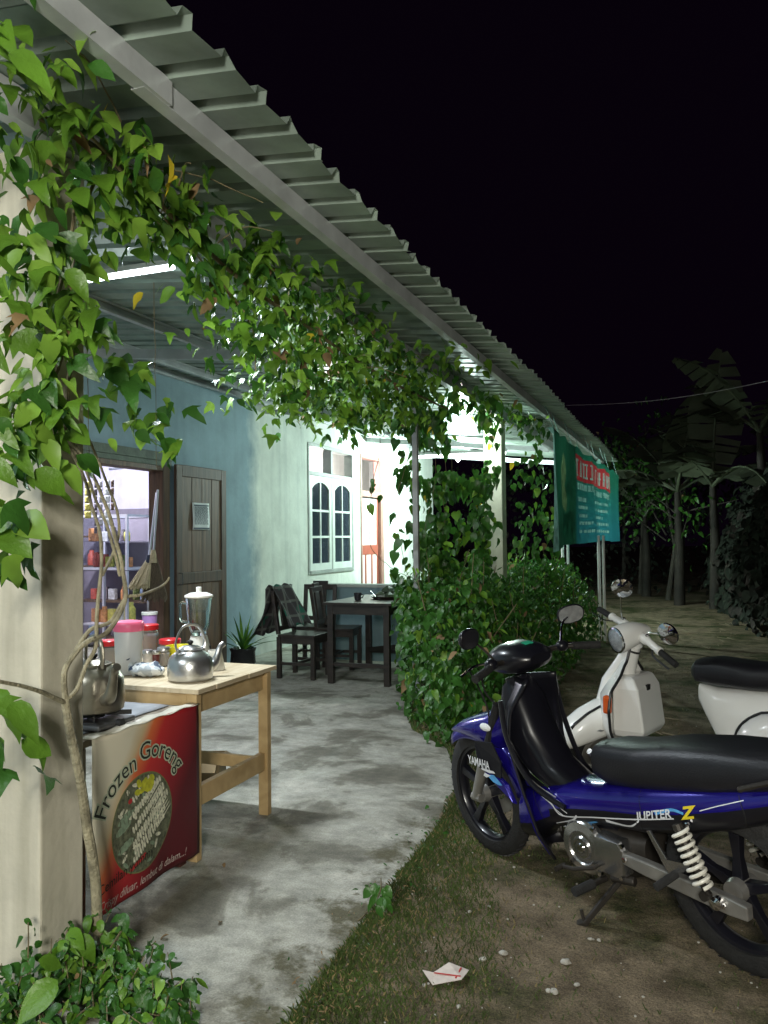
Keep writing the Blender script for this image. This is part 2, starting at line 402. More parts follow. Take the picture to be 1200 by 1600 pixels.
for i in range(len(xs) - 1):
    for j in range(len(ys) - 1):
        if xs[i] >= -3.4 and xs[i + 1] <= 3.0 and ys[j] >= .8 and ys[j + 1] <= 10: continue
        n = 10 if ys[j] < 30 and abs(xs[i]) <= 12 else 2
        def fn(u, v, a=xs[i], b=xs[i + 1], c=ys[j], d=ys[j + 1]):
            x = a + (b - a) * u; y = c + (d - c) * v
            inner = min(max((max(-3.4 - x, x - 3, .8 - y, y - 10)) / 2.0, 0), 1)
            z = gz(x, y) * (1 - inner) + inner * (-.03 + mn.noise(Vector((x * .3, y * .3, 0))) * .08)
            if x < edge_x(y): z = min(z, -.08)
            return (x, y, z)
        fb.grid(fn, n * 2, n * 2)
structure(fb.build('ground', GM, smooth=True))

# concrete slab
def concrete():
    m = bpy.data.materials.new('stained_concrete'); m.use_nodes = True; nt = m.node_tree; N = nt.nodes; L = nt.links; b = N['Principled BSDF']; b.inputs['Roughness'].default_value = .8
    g = N.new('ShaderNodeNewGeometry')
    def nz(sc, det=8, rough=.6, dist=0.0):
        n = N.new('ShaderNodeTexNoise'); n.inputs['Scale'].default_value = sc; n.inputs['Detail'].default_value = det; n.inputs['Roughness'].default_value = rough; n.inputs['Distortion'].default_value = dist; L.new(g.outputs['Position'], n.inputs[0]); return n
    a = nz(2.0, 7, .62, .4); r = N.new('ShaderNodeValToRGB'); e = r.color_ramp.elements
    e[0].position = .36; e[0].color = (.15, .14, .11, 1); e[1].position = .66; e[1].color = (.5, .48, .42, 1); k = e.new(.44); k.color = (.22, .21, .17, 1); k = e.new(.48); k.color = (.35, .34, .29, 1); k = e.new(.57); k.color = (.41, .4, .35, 1); L.new(a.outputs[0], r.inputs[0])
    c = nz(9, 9, .7); rc = N.new('ShaderNodeValToRGB'); e = rc.color_ramp.elements; e[0].position = .32; e[0].color = (.62, .62, .6, 1); e[1].position = .66; e[1].color = (1.15, 1.15, 1.12, 1); L.new(c.outputs[0], rc.inputs[0])
    ml = N.new('ShaderNodeMix'); ml.data_type = 'RGBA'; ml.blend_type = 'MULTIPLY'; ml.inputs[0].default_value = 1; L.new(r.outputs[0], ml.inputs[6]); L.new(rc.outputs[0], ml.inputs[7])
    mp = N.new('ShaderNodeMapping'); mp.inputs['Scale'].default_value = (1, 7, 1); mp.inputs['Rotation'].default_value = (0, 0, .6); L.new(g.outputs['Position'], mp.inputs[0])
    w = N.new('ShaderNodeTexNoise'); w.inputs['Scale'].default_value = 5; w.inputs['Detail'].default_value = 8; L.new(mp.outputs[0], w.inputs[0])
    rw = N.new('ShaderNodeValToRGB'); e = rw.color_ramp.elements; e[0].position = .35; e[0].color = (.93, .93, .93, 1); e[1].position = .65; e[1].color = (1.05, 1.05, 1.05, 1); L.new(w.outputs[0], rw.inputs[0])
    m2 = N.new('ShaderNodeMix'); m2.data_type = 'RGBA'; m2.blend_type = 'MULTIPLY'; m2.inputs[0].default_value = 1; L.new(ml.outputs[2], m2.inputs[6]); L.new(rw.outputs[0], m2.inputs[7])
    # soil and moss carried onto the east rim, fine grit all over
    sp = N.new('ShaderNodeSeparateXYZ'); L.new(g.outputs['Position'], sp.inputs[0]); mr = N.new('ShaderNodeMapRange'); mr.inputs[1].default_value = -1.75; mr.inputs[2].default_value = -1.05; mr.inputs[3].default_value = -.12; mr.inputs[4].default_value = .3; L.new(sp.outputs[0], mr.inputs[0])
    n5 = nz(5, 9, .7); ad = N.new('ShaderNodeMath'); ad.operation = 'ADD'; L.new(mr.outputs[0], ad.inputs[0]); L.new(n5.outputs[0], ad.inputs[1])
    r5 = N.new('ShaderNodeValToRGB'); r5.color_ramp.elements[0].position = .62; r5.color_ramp.elements[1].position = .74; L.new(ad.outputs[0], r5.inputs[0])
    m5 = N.new('ShaderNodeMix'); m5.data_type = 'RGBA'; L.new(r5.outputs[0], m5.inputs[0]); L.new(m2.outputs[2], m5.inputs[6]); m5.inputs[7].default_value = (.1, .09, .05, 1)
    n6 = nz(130, 3, .7); r6 = N.new('ShaderNodeValToRGB'); e = r6.color_ramp.elements; e[0].position = .3; e[0].color = (.7, .7, .7, 1); e[1].position = .7; e[1].color = (1.2, 1.2, 1.2, 1); L.new(n6.outputs[0], r6.inputs[0])
    m6 = N.new('ShaderNodeMix'); m6.data_type = 'RGBA'; m6.blend_type = 'MULTIPLY'; m6.inputs[0].default_value = 1; L.new(m5.outputs[2], m6.inputs[6]); L.new(r6.outputs[0], m6.inputs[7])
    L.new(m6.outputs[2], b.inputs['Base Color'])
    h = nz(26, 10, .7); bp = N.new('ShaderNodeBump'); bp.inputs['Strength'].default_value = .35; bp.inputs['Distance'].default_value = .015; L.new(h.outputs[0], bp.inputs['Height']); L.new(bp.outputs[0], b.inputs['Normal'])
    return m
CONC = concrete()
sb = MB(); NS = 260
rows = []
for i in range(NS + 1):
    y = -2.5 + 19.5 * i / NS; ex = edge_x(y) + mn.noise(Vector((y * 2.2, 1, 0))) * .1 + mn.noise(Vector((y * 9, 4, 0))) * .03
    row = []
    for j in range(25):
        t = j / 24; x = -5.09 + (ex + 5.09) * t
        z = mn.noise(Vector((x * 1.3, y * 1.3, 9))) * .004 - (0.012 if j == 24 else .003 if j == 23 else 0)
        row.append((x, y, z))
    row.append((ex + .02, y, -.1)); rows.append(row)
for r in rows: sb.v += r
for i in range(NS):
    for j in range(25): sb.f.append((i * 26 + j, i * 26 + j + 1, (i + 1) * 26 + j + 1, (i + 1) * 26 + j)); sb.m.append(0)
structure(sb.build('pavement', CONC, smooth=True, angle=70))

# grass blades near the camera, thickest along the slab rim
GR = [M('grass_blade', (.06, .095, .02), .7, var=.4, scale=3, coords='World', translu=.15), M('dry_blade', (.2, .16, .07), .8, var=.3, scale=3, coords='World')]
rg = np.random.default_rng(3); V = []; F = []; MI = []; k = 0; cnt = 0
while cnt < 62000:
    y = .9 + 8.5 * rg.random() ** 1.7; x = edge_x(y) - .05 + (2.9 - edge_x(y)) * rg.random() ** 1.3
    d = mn.noise(Vector((x * 1.1, y * 1.1, 3.3))) + .5 * mn.noise(Vector((x * 4, y * 4, 8)))
    rim = math.exp(-max(x - edge_x(y), 0) / .28)
    if rg.random() > (.12 + max(d, 0) * 1.6 + rim * .8): continue
    if x > -.75 - .1 * (y - 3) + .25 * mn.noise(Vector((x * 2, y * 2, 7))) and rg.random() < .8: continue
    h = (.006 + .014 * rg.random()) * (1 + rim * .5); a = rg.random() * 6.283; w = .0018 + .0015 * rg.random(); lx, ly = (rg.random() - .5) * h * 1.6, (rg.random() - .5) * h * 1.6
    z = gz(x, y) if x > edge_x(y) else 0; dx, dy = math.cos(a) * w, math.sin(a) * w
    V += [(x - dx, y - dy, z - .003), (x + dx, y + dy, z - .003), (x + lx * .4, y + ly * .4, z + h * .7), (x + lx, y + ly, z + h)]
    F += [(k, k + 1, k + 2), (k, k + 2, k + 3)]; k += 4; q = 1 if rg.random() < .14 else 0; MI += [q, q]; cnt += 1
me = bpy.data.meshes.new('grass'); me.from_pydata(V, [], F)
for m in GR: me.materials.append(m)
me.polygons.foreach_set('material_index', MI)
o = bpy.data.objects.new('grass', me); COL.objects.link(o); stuff(o, 'short patchy grass growing on the dirt beside the concrete', 'grass')

# pebbles and crumbs
pb = MB(); prs = rnd
STONE = M('pale_pebble', (.42, .4, .35), .9, var=.3, scale=20, bump=.4)
for i in range(520):
    y = 1.4 + 6 * prs.random() ** 1.5; x = edge_x(y) + .02 + prs.random() ** 1.2 * 2.6; s = prs.uniform(.002, .006) * (1.8 if prs.random() < .08 else 1)
    pb.sphere((x, y, gz(x, y) + s * .3), s, 6, sc=(1, prs.uniform(.7, 1.3), .6))
stuff(pb.build('gravel', STONE), 'small pale crumbs of gravel scattered over the dirt', 'gravel')
def stone(p, s, label):
    b = MB(); b.sphere((0, 0, s * .3), s, 10, sc=(1.2, .9, .6)); q = rnd.random() * 9
    b.v = [tuple(Vector(v) * (1 + .35 * mn.noise(Vector(v) * (1.3 / s) + Vector((q, 0, 0))))) for v in b.v]
    o = b.build('stone', STONE, smooth=True, loc=(p[0], p[1], ground_h(p[0], p[1]) + .002)); o.rotation_euler.z = rnd.random() * 6; tag(o, label, 'stone', 'pale stones on the dirt')
for p, s, l in [((-0.641,2.793,0), .014, 'largest pale stone on the dirt in front of the motorcycle'), ((-0.698,2.732,0), .012, 'pale stone just left of the largest one on the dirt'),
                ((-0.369,3,0), .008, 'small white stone on dirt, left one of two below the kickstand'), ((-0.339,3.001,0), .008, 'small white stone on dirt, right one of two below the kickstand'),
                ((-0.376,2.677,0), .009, 'small white stone lying alone near the bottom of the dirt'), ((-0.829,3.045,0), .008, 'small white stone in the grass left of the dirt patch'), ((-0.437,2.608,0), .013, 'brownish stone near the bottom edge of the dirt'), ((-0.427,2.803,0), .016, 'broad flat stone pressed in the dirt below the kickstand')]:
    stone(p, s, l)

# ---------------- house ----------------
XW = -5.094
house = thing('house', 'single storey house with blue and mint painted front wall behind the porch', 'house', (0, 0, 0))
WALLP = paint_wall('blue_mint_paint', (.29, .42, .49), (.74, .79, .72), split=8.75, stain=(.13, .18, .21), amount=.22)
INL = paint_wall('lavender_paint', (.62, .6, .74), stain=(.3, .28, .35), amount=.15)
INW = paint_wall('white_paint', (.75, .76, .74), stain=(.4, .4, .4), amount=.15)
GREYD = paint_wall('grey_dado_paint', (.22, .2, .26), stain=(.1, .1, .12), amount=.3)
def wall_holes(mb, y0, y1, z0, z1, holes, x0, x1):
    holes = sorted(holes); y = y0
    for a, b, c, d in holes:
        if a > y: mb.box((x0, y, z0), (x1, a, z1))
        if c > z0: mb.box((x0, a, z0), (x1, b, c))
        if d < z1: mb.box((x0, a, d), (x1, b, z1))
        y = b
    mb.box((x0, y, z0), (x1, y1, z1))
wm = MB(); OP = (5.35, 6.98, 0, 2.26); WN = (10.26, 11.89, .93, 2.83); DR = (12.2, 13.25, 0, 2.85)
wall_holes(wm, -3, 16.2, -.1, 3.6, [OP, WN, DR], XW - .14, XW); wm.build('wall', WALLP, house)
def prt(o, label=None):
    if label: o['label'] = label
    return o
b = MB(); b.box((-8.9, 9.25, 0), (XW - .14, 9.37, 3.1)); prt(b.build('room_wall', INL, house), 'lavender white inner wall seen through the kitchen doorway')
b = MB(); b.box((-8.9, 9.235, 0), (XW - .15, 9.25, 1.891)); b.build('dado', GREYD, house)
b = MB(); b.box((-9.04, 1, 0), (-8.9, 16.2, 3.1)); b.box((-8.9, 1, 0), (XW - .14, 1.12, 3.1)); b.build('room_wall', INL, house)
b = MB(); b.box((-8.9, 16.08, 0), (XW - .14, 16.2, 3.1)); b.build('room_wall', INW, house)
b = MB(); b.box((-6.6, 9.37, 0), (-6.5, 16.08, 3.1)); b.build('room_wall', INW, house)
b = MB(); b.box((-9.04, 1, 3.1), (XW - .14, 16.2, 3.16)); b.build('ceiling', INW, house)
b = MB(); b.box((-9.04, 1, -.06), (XW - .14, 16.2, -.002)); b.build('floor', CONC, house)
b = MB(); b.box((-9.3, -3, 3.6), (XW + .02, 16.4, 3.68)); b.build('roof', M('light_block_roof', (.2, .1, .06), .8, bump=.3), house)  # plain unseen box over the house, added to block light
# kitchen doorway: dark timber frame and an open leaf folded back on the wall
DW = wood('dark_timber', (.1, .058, .036), (.035, .022, .015), scale=(6, 6, .6), s=4, bump=.3)
DW2 = wood('brown_timber', (.17, .095, .055), (.06, .036, .024), scale=(7, 7, .5), s=4, bump=.3)
GRN = M('dull_green_paint', (.1, .13, .1), .7, var=.3, scale=10, bump=.2)
b = MB(); b.box((XW - .15, 6.87, 0), (XW + .03, 6.98, 2.26)); b.box((XW - .15, 5.35, 0), (XW + .03, 5.46, 2.26)); b.box((XW - .15, 5.46, 2.16), (XW + .03, 6.87, 2.26))
df = b.build('door_frame', DW2, house, bevel=.004)
b = MB(); b.box((XW + .0305, 5.3, 2.262), (XW + .045, 7.0, 2.35)); b.box((XW + .0305, 5.3, 2.21), (XW + .04, 7.0, 2.26)); b.build('lintel_board', GRN, house, bevel=.003)
DY0, DY1, DX = 7.02, 7.98, XW + .05
dl = MB(); dl.box((DX, DY0, .02), (DX + .035, DY0 + .1, 2.24)); dl.box((DX, DY1 - .1, .02), (DX + .035, DY1, 2.24)); dl.box((DX, DY0 + .1, 2.12), (DX + .035, DY1 - .1, 2.24)); dl.box((DX, DY0 + .1, .02), (DX + .035, DY1 - .1, .22)); dl.box((DX, DY0 + .1, .98), (DX + .035, DY1 - .1, 1.1))
dl = dl.build('door', DW, house, bevel=.005); dl['label'] = 'weathered brown wooden door leaf folded open against the blue wall'
for i in range(4):
    a = DY0 + .1 + i * .19; m_ = MB(); m_.box((DX + .008, a + .003, 1.1), (DX + .022 + .002 * (i % 2), a + .187, 2.12)); m_.build('plank', DW2, dl, bevel=.003)
    m_ = MB(); m_.box((DX + .008, a + .003, .22), (DX + .022 + .002 * ((i + 1) % 2), a + .187, .98)); m_.build('plank', DW2, dl, bevel=.003)
m_ = MB(); m_.tube([(DX + .035, DY0 + .05, .98), (DX + .07, DY0 + .05, .98), (DX + .07, DY0 + .05, 1.1), (DX + .035, DY0 + .05, 1.1)], .006); m_.build('handle', M('dull_iron', (.1, .1, .1), .5, .8), dl)
# notice on the door
PAPER = M('white_paper', (.72, .74, .74), .8, var=.05)
INK = M('dark_ink', (.06, .08, .12), .8, var=.1)
nt_ = thing('notice_sheet', 'white printed notice sheet pinned on the brown wooden door', 'notice', (DX + .03, 7.47, 1.6))
nz0, nz1 = -0.046, 0.25
b = MB(); b.grid(lambda u, v: (.003 + .004 * math.sin(v * 5), -.16 + .32 * u, nz0 + (nz1 - nz0) * v), 6, 8); b.build('sheet', PAPER, nt_, smooth=True, solid=.001)
b = MB(); rr = random.Random(5)
for i in range(17):
    z = nz1 - .05 - i * (nz1 - nz0 - .1) / 17; y = -.13
    while y < .11:
        w = rr.uniform(.015, .05); w = min(w, .13 - y); b.add([(.0095, y, z), (.0095, y + w, z), (.0095, y + w, z + .006), (.0095, y, z + .006)], [(0, 1, 2, 3)]); y += w + .008
b.box((.0088, -.14, nz1 - .035), (.0094, .14, nz1 - .022)); b.box((.0088, -.15, nz0 + .01), (.0094, .15, nz0 + .025))
b.build('print', INK, nt_)
# casement window
WF = M('mint_white_paint', (.66, .72, .68), .5, var=.08, scale=6, bump=.1)
WFD = M('grey_frame_paint', (.3, .33, .31), .6, var=.15, scale=6, bump=.1)
GLD = M('dark_glass', (.035, .045, .06), .08, var=.2, scale=2, spec=.8)
y0, y1, z0, z1 = WN; zt = 2.394; X = XW - .05
win = MB(); t = .05
win.box((X - .08, y0, z0), (XW + .012, y0 + t, z1)); win.box((X - .08, y1 - t, z0), (XW + .012, y1, z1)); win.box((X - .08, y0 + t, z0), (XW + .02, y1 - t, z0 + t)); win.box((X - .08, y0 + t, z1 - t), (XW + .012, y1 - t, z1)); win.box((X - .08, y0 + t, zt - .03), (XW + .01, y1 - t, zt + .03)); ym = (y0 + y1) / 2
win.box((X - .08, ym - .035, zt + .03), (XW + .008, ym + .035, z1 - t)); win.box((X - .08, ym - .02, z0 + t), (XW + .008, ym + .02, zt - .03))
win = win.build('window', WFD, house, bevel=.004); win['label'] = 'twin casement window with arched tops and open transom'
for a, c in ((y0 + t, ym - .02), (ym + .02, y1 - t)):
    sx0, sx1 = XW - .03, XW + .006; zb, ze = z0 + t + .004, zt - .034; a += .004; c -= .004; st = .075
    s = MB(); s.box((sx0, a, zb), (sx1, a + st, ze)); s.box((sx0, c - st, zb), (sx1, c, ze)); s.box((sx0, a + st, zb), (sx1, c - st, zb + .1))
    # arched top rail
    ia, ic = a + st, c - st; n = 10; mid = (ia + ic) / 2; hw = (ic - ia) / 2
    for i in range(n):
        ya = ia + (ic - ia) * i / n; yb = ia + (ic - ia) * (i + 1) / n
        f = lambda y: ze - .085 - .1 * (abs((y - mid) / hw) ** 2.2)
        s.add([(sx0, ya, f(ya)), (sx1, ya, f(ya)), (sx1, yb, f(yb)), (sx0, yb, f(yb)), (sx0, ya, ze), (sx1, ya, ze), (sx1, yb, ze), (sx0, yb, ze)], [(0, 3, 2, 1), (4, 5, 6, 7), (1, 2, 6, 5), (0, 4, 7, 3)])
    s.build('sash', WF, win)
    hz = [zb + .1 + (ze - .16 - zb - .1) * q for q in (.345, .69)]; m_ = MB()
    m_.box((sx0 + .004, mid - .014, zb + .1), (sx1 - .004, mid + .014, ze - .09))
    for z in hz: m_.box((sx0 + .0045, ia, z - .016), (sx1 - .0045, ic, z + .016))
    m_.build('muntin', WF, win)
    zz = [zb + .1] + hz + [ze - .08]
    for r in range(3):
        for ya, yb in ((ia, mid - .014), (mid + .014, ic)):
            g_ = MB(); g_.box((sx0 + .013, ya, zz[r] + (.016 if r else 0)), (sx0 + .017, yb, zz[r + 1] - .016 * (r < 2))); g_.build('pane', GLD, win)
# red and white front door
RW = M('brick_red_paint', (.34, .09, .06), .55, var=.12, scale=8); PW = M('pink_white_paint', (.72, .66, .63), .55, var=.06)
y0, y1, z0, z1 = DR; b = MB()
b.box((XW - .13, y0, 0), (XW + .012, y0 + .06, z1)); b.box((XW - .13, y1 - .13, 0), (XW + .012, y1, z1)); b.box((XW - .13, y0 + .06, z1 - .06), (XW + .012, y1 - .13, z1)); zd = 2.143
b.box((XW - .13, y0 + .06, zd), (XW + .012, y1 - .13, zd + .1)); b.build('door_frame', M('grey_red_frame', (.3, .17, .14), .6, var=.3, scale=3), house, bevel=.004)
fd = MB(); dx0, dx1 = XW - .09, XW - .05; ya, yb = y0 + .065, y1 - .135; zr = 1.164
fd.box((dx0, ya, .01), (dx1, ya + .03, zd - .005)); fd.box((dx0, yb - .05, .01), (dx1, yb, zd - .005)); fd.box((dx0, ya + .03, zr), (dx1, yb - .05, zr + .16)); fd.box((dx0, ya + .03, .01), (dx1, yb - .05, .2))
for q in (.33, .66): yy = ya + (yb - ya) * q; fd.box((dx0, yy - .03, .2), (dx1, yy + .03, zr))
fd = fd.build('door', RW, house, bevel=.003); fd['label'] = 'closed white door with brick red rails'
for q0, q1, za, zc in ((0, .5, zr + .16, zd - .15), (.5, 1, zr + .16, zd - .15), (0, .33, .2, zr), (.33, .66, .2, zr), (.66, 1, .2, zr)):
    b = MB(); b.box((dx0 + .008, ya + .032 + (yb - ya - .084) * q0 + .004, za), (dx1 - .008, ya + .032 + (yb - ya - .084) * q1 - .004, zc)); b.build('panel', PW, fd, bevel=.003)
b = MB(); b.box((dx0 + .004, ya + .03, zd - .15), (dx1 - .002, yb - .05, zd - .006)); b.build('top_rail', M('grey_rail', (.4, .4, .4), .6), fd)

# ---------------- porch roof ----------------
def rz_(x): return 2.832 + .101 * (-x - 1.25)
roof = thing('porch_roof', 'corrugated metal lean-to roof on steel purlins along the house front', 'roof', (0, 0, 0))
ZINC = M('zinc_sheet', (.25, .31, .265), .45, .25, var=.38, scale=4, bump=.12, bscale=9, coords='World')
STEEL = M('galvanised_channel', (.5, .52, .53), .42, .3, var=.18, scale=5, bump=.1, bscale=20, coords='World')
P = .2
def sheet(ya, jit):
    b = MB(); prof = []
    for i in range(6):
        o_ = i * P; prof += [(o_, 0), (o_ + .13, 0), (o_ + .147, .034), (o_ + .183, .034)]
    prof = prof[:-3] + [(6 * P - .2 + .015, 0)]
    nx = 10
    def fn(u, v):
        i = round(v * (len(prof) - 1)); y, h = prof[i]; x = XW + .005 + (-1.25 + jit + .008 * math.sin(i * 2.3 + ya) - XW) * u
        return (x, ya + y, rz_(x) + h + .004 * math.sin(u * 9 + ya))
    b.grid(fn, nx, len(prof) - 1); return b.build('roof_sheet', ZINC, roof, solid=.0012, solid_off=1)
y = -2.4; i = 0
while y < 15.0:
    sheet(y + .0, .02 * math.sin(i * 5.1)); y += 5 * P; i += 1
ROOFEND = y
def channel(p, q, w, h, name='purlin', flip=1):
    p = Vector(p); q = Vector(q); d = (q - p).normalized(); sd = d.cross(Vector((0, 0, 1))).normalized() * flip; u = Vector((0, 0, 1)); b = MB(); t = .003; lip = .014
    sec = [(w, -h + lip), (w, -h), (0, -h), (0, 0), (w, 0), (w, -lip)]
    b.loft([[c + sd * (a - w / 2) + u * z for a, z in sec] for c in (p, q)], close=False)
    return b.build(name, STEEL, roof, solid=t)
zb = rz_(-1.478) - .002
channel((-1.478, -2, zb), (-1.478, 2.02, zb), .045, .075, flip=-1); channel((-1.49, 1.9, zb - .004), (-1.49, 9.1, zb - .004), .045, .072, flip=-1); channel((-1.478, 9.0, zb), (-1.478, 15.2, zb), .045, .075, flip=-1)
for x in (-3.68, -4.6): channel((x, -2, rz_(x) - .003), (x, 15.3, rz_(x) - .003), .04, .07)
channel((XW + .04, -2, rz_(XW) - .006), (XW + .04, 15.3, rz_(XW) - .006), .04, .06)
mbm = MB(); mbm.box((-2.03, -2, rz_(-2) - .115), (-1.97, 15.3, rz_(-2) - .005)); mbm.build('main_beam', STEEL, roof)
for y in (-1.2, 2.17, 5.56, 9.07, 12.5, 15.2):
    b = MB(); xe = -2.032; b.bar((XW + .005, y, rz_(XW) - .118), (xe, y, rz_(xe) - .118), .06, .08); b.build('rafter', STEEL, roof)
# columns
PLAST = paint_wall('column_plaster', (.66, .62, .5), stain=(.3, .28, .2), amount=.55)
def pillar(x0, y0, w, label, top):
    t = thing('pillar', label, 'pillar', (x0, y0, 0), group='square plastered porch pillars')
    b = MB(); b.box((-w / 2, -w / 2, -.1), (w / 2, w / 2, top)); b.build('shaft', PLAST, t, bevel=.008)
    return t
pillar(-2.105, 2.165, .2, 'cream plastered square pillar with vine stems, beside the low table', rz_(-2) - .117)
pillar(-2.1, 9.07, .21, 'grey plastered square pillar standing among the hanging vines', rz_(-2) - .117)
b = MB(); b.bar((-2.35, 6.95, 0), (-2.35, 6.95, rz_(-2.35) - .12), .05, .05); tag(b.build('steel_post', M('white_post_paint', (.35, .36, .35), .5, var=.15), bevel=.004), 'thin white square steel post wrapped in heart-leaved vine', 'post')
# low parapet wall
PW1 = paint_wall('parapet_paint', (.24, .36, .4), stain=(.1, .15, .18), amount=.5)
par = thing('parapet_wall', 'low pale blue parapet wall behind the dark dining table', 'low wall', (-4.3, 8.8, 0))
b = MB(); b.box((0, 0, -.05), (2.1, .12, .86)); b.build('wall', PW1, par, bevel=.006)
b = MB(); b.box((-.015, -.015, .861), (2.115, .135, .9)); b.build('coping', paint_wall('coping_paint', (.5, .55, .52), stain=(.2, .2, .2), amount=.3), par, bevel=.006)

# ---------------- lamps ----------------
LAMPW = M('lamp_glow', (1, 1, 1), .5, var=0, emit=(.8, 1.0, .95), estr=60)
def bulb(loc, label, power, col=(.78, 1, .93), r=.05, rzr=None, glow=None):
    t = thing('ceiling_lamp', label, 'lamp', loc, group='bare energy saving lamps under the porch roof')
    b = MB(); b.lathe([(.0, -.1), (.012, -.1), (.03, -.08), (.034, -.04), (.03, 0), (.02, .01), (.0, .01)], n=16); b.build('bulb', glow or LAMPW, t, smooth=True)
    b = MB(); b.lathe([(.022, .011), (.028, .02), (.028, .055), (.012, .07), (0, .07)], n=16); b.build('lamp_holder', M('white_plastic', (.7, .7, .7), .4, var=.05), t, smooth=True)
    top = (rzr if rzr else rz_(loc[0])) - loc[2]
    b = MB(); b.tube([(0, 0, .07), (0, 0, top)], .003, 6); b.build('cord', M('black_rubber', (.02, .02, .02), .6, var=.1), t)
    l = bpy.data.lights.new('bulb_light', 'POINT'); l.energy = power; l.color = col; l.shadow_soft_size = .06; lo = bpy.data.objects.new('bulb_light', l); COL.objects.link(lo); lo.parent = t; lo.location = (0, 0, -.16)
    return t
bulb((-3.692,13.2,2.836), 'brightest bare white lamp hanging beyond the front door', 620)
bulb((-2.37, 8.6, 2.76), 'smaller bare white lamp hanging above the hanging vines', 60)
bulb((-6.9, 7.2, 2.75), 'bare lamp on the kitchen ceiling above the shelves', 260, (.93, .92, 1), rzr=3.1)
bulb((-5.9, 12.3, 2.8), 'bare lamp in the white front room behind the window', 260, (1, .93, .92), rzr=3.1)
gl = thing('globe_lamp', 'frosted globe lamp hung from a post arm behind the viewer', 'lamp', (.45, -1.7, 2.15))
b = MB(); b.sphere((0, 0, 0), .2, 24); b.build('globe', M('globe_glow', (1, 1, 1), .5, var=0, emit=(1, .96, .84), estr=25), gl, smooth=True)
b = MB(); b.tube([(0, 0, .2), (0, 0, 1.17)], .012, 8); b.build('rod', M('black_rubber', (.02, .02, .02), .6, var=.1), gl)
l = bpy.data.lights.new('globe_light', 'POINT'); l.energy = 1200; l.color = (1, .975, .87); l.shadow_soft_size = .3; lo = bpy.data.objects.new('globe_light', l); COL.objects.link(lo); lo.parent = gl; lo.location = (0, -.0, -.0)
gl.children[0].visible_shadow = True
def tube_lamp(loc, label, power):
    tl = thing('tube_lamp', label, 'lamp', loc)
    b = MB(); b.box((-.3, -.02, 0), (.3, .02, .03)); b.build('batten', MATS['white_plastic'], tl, bevel=.003)
    b = MB(); b.tube([(-.29, 0, -.015), (.29, 0, -.015)], .013, 12); b.build('tube', M('tube_glow', (1, 1, 1), .5, var=0, emit=(.85, .97, 1), estr=9), tl, smooth=True)
    l = bpy.data.lights.new('tube_light', 'AREA'); l.shape = 'RECTANGLE'; l.size = .56; l.size_y = .04; l.energy = power; l.color = (.84, .93, 1); lo = bpy.data.objects.new('tube_light', l); COL.objects.link(lo); lo.parent = tl; lo.location = (0, 0, -.04)
tube_lamp((-2.9, 3.635, rz_(-2.9) - .045), 'short lit fluorescent tube fixed under the corrugated roof above the pine table', 90)
tube_lamp((-2.9, .2, rz_(-2.9) - .045), 'added unseen fill tube under the near end of the porch roof, left of the pillar', 60)  # out-of-view tube added to fill the near porch with light

q0, q1 = Vector((-3.893,11.6,2.727)), Vector((-2.505,11.6,2.634)); tl = thing('tube_lamp', 'long glowing tube added for the lens streak at the far end of the porch ceiling', 'lamp', tuple((q0 + q1) / 2)); hl = (q1 - q0).length / 2  # lens streak of the far lamp, built as an added glowing tube
b = MB(); b.box((-hl, -.03, .02), (hl, .03, .06)); b.build('batten', MATS['white_plastic'], tl, bevel=.003)
b = MB(); b.tube([(-hl + .02, 0, -.005), (hl - .02, 0, -.005)], .019, 12); b.build('tube', M('lens_streak_glow', (1, 1, 1), .5, var=0, emit=(.82, 1, .95), estr=14), tl, smooth=True)
for s in (-1, 1): b = MB(); b.tube([(s * hl * .7, 0, .06), (s * hl * .7, 0, rz_(tl.location.x + s * hl * .7) - tl.location.z)], .004, 6); b.build('hanger', MATS['black_rubber'], tl)

# post that carries the lamp behind the viewer
pl = thing('lamp_post', 'timber post with an arm carrying a bare lamp behind the viewer', 'lamp post', (1.1, -1.7, 0))
b = MB(); b.tube([(0, 0, -.1), (0, 0, 3.4)], .05, 10); b.build('pole', DW, pl, smooth=True)
b = MB(); b.bar((.1, 0, 3.32), (-.7, 0, 3.32), .04, .05); b.build('arm', DW, pl)

# ---------------- banner stall: low table, stove, kettles ----------------
PINE = wood('pine', (.56, .40, .20), (.40, .27, .12), scale=(2, 2, 2), s=4, bump=.12)
PINE2 = wood('pale_pine_top', (.62, .52, .36), (.46, .36, .22), scale=(8, 1.2, 2), s=3, bump=.1)
OLDW = wood('old_plank', (.3, .25, .18), (.14, .11, .08), scale=(2, 8, 2), s=4, bump=.3)
RY0, RY1, RX0, RX1, RZ = 2.36, 3.075, -2.95, -2.13, .70
lt = thing('low_stall_table', 'low plank table with a grey sheet top behind the red food banner', 'table', (RX0, RY0, 0))
for x, y in ((.0, .02), (.76, .02), (.0, .66), (.76, .66)):
    b = MB(); b.box((x, y, 0), (x + .05, y + .05, RZ - .03)); b.build('leg', M('red_brown_leg', (.12, .04, .03), .6, var=.2) if x > .5 and y > .5 else OLDW, lt, bevel=.003)
for i in range(4):
    b = MB(); x = i * .205; b.box((x, 0, RZ - .028), (x + .2, .715, RZ - .002 + .002 * (i % 2))); b.build('plank', OLDW, lt, bevel=.004)
b = MB(); b.grid(lambda u, v: (.05 + .69 * u, .1 + .58 * v, RZ + .004 + .004 * abs(mn.noise(Vector((u * 5, v * 5, 1))))), 14, 14); b.build('sheet', M('grey_sheet', (.33, .35, .38), .5, .1, var=.3, scale=5, bump=.2), lt, smooth=True, solid=.002)

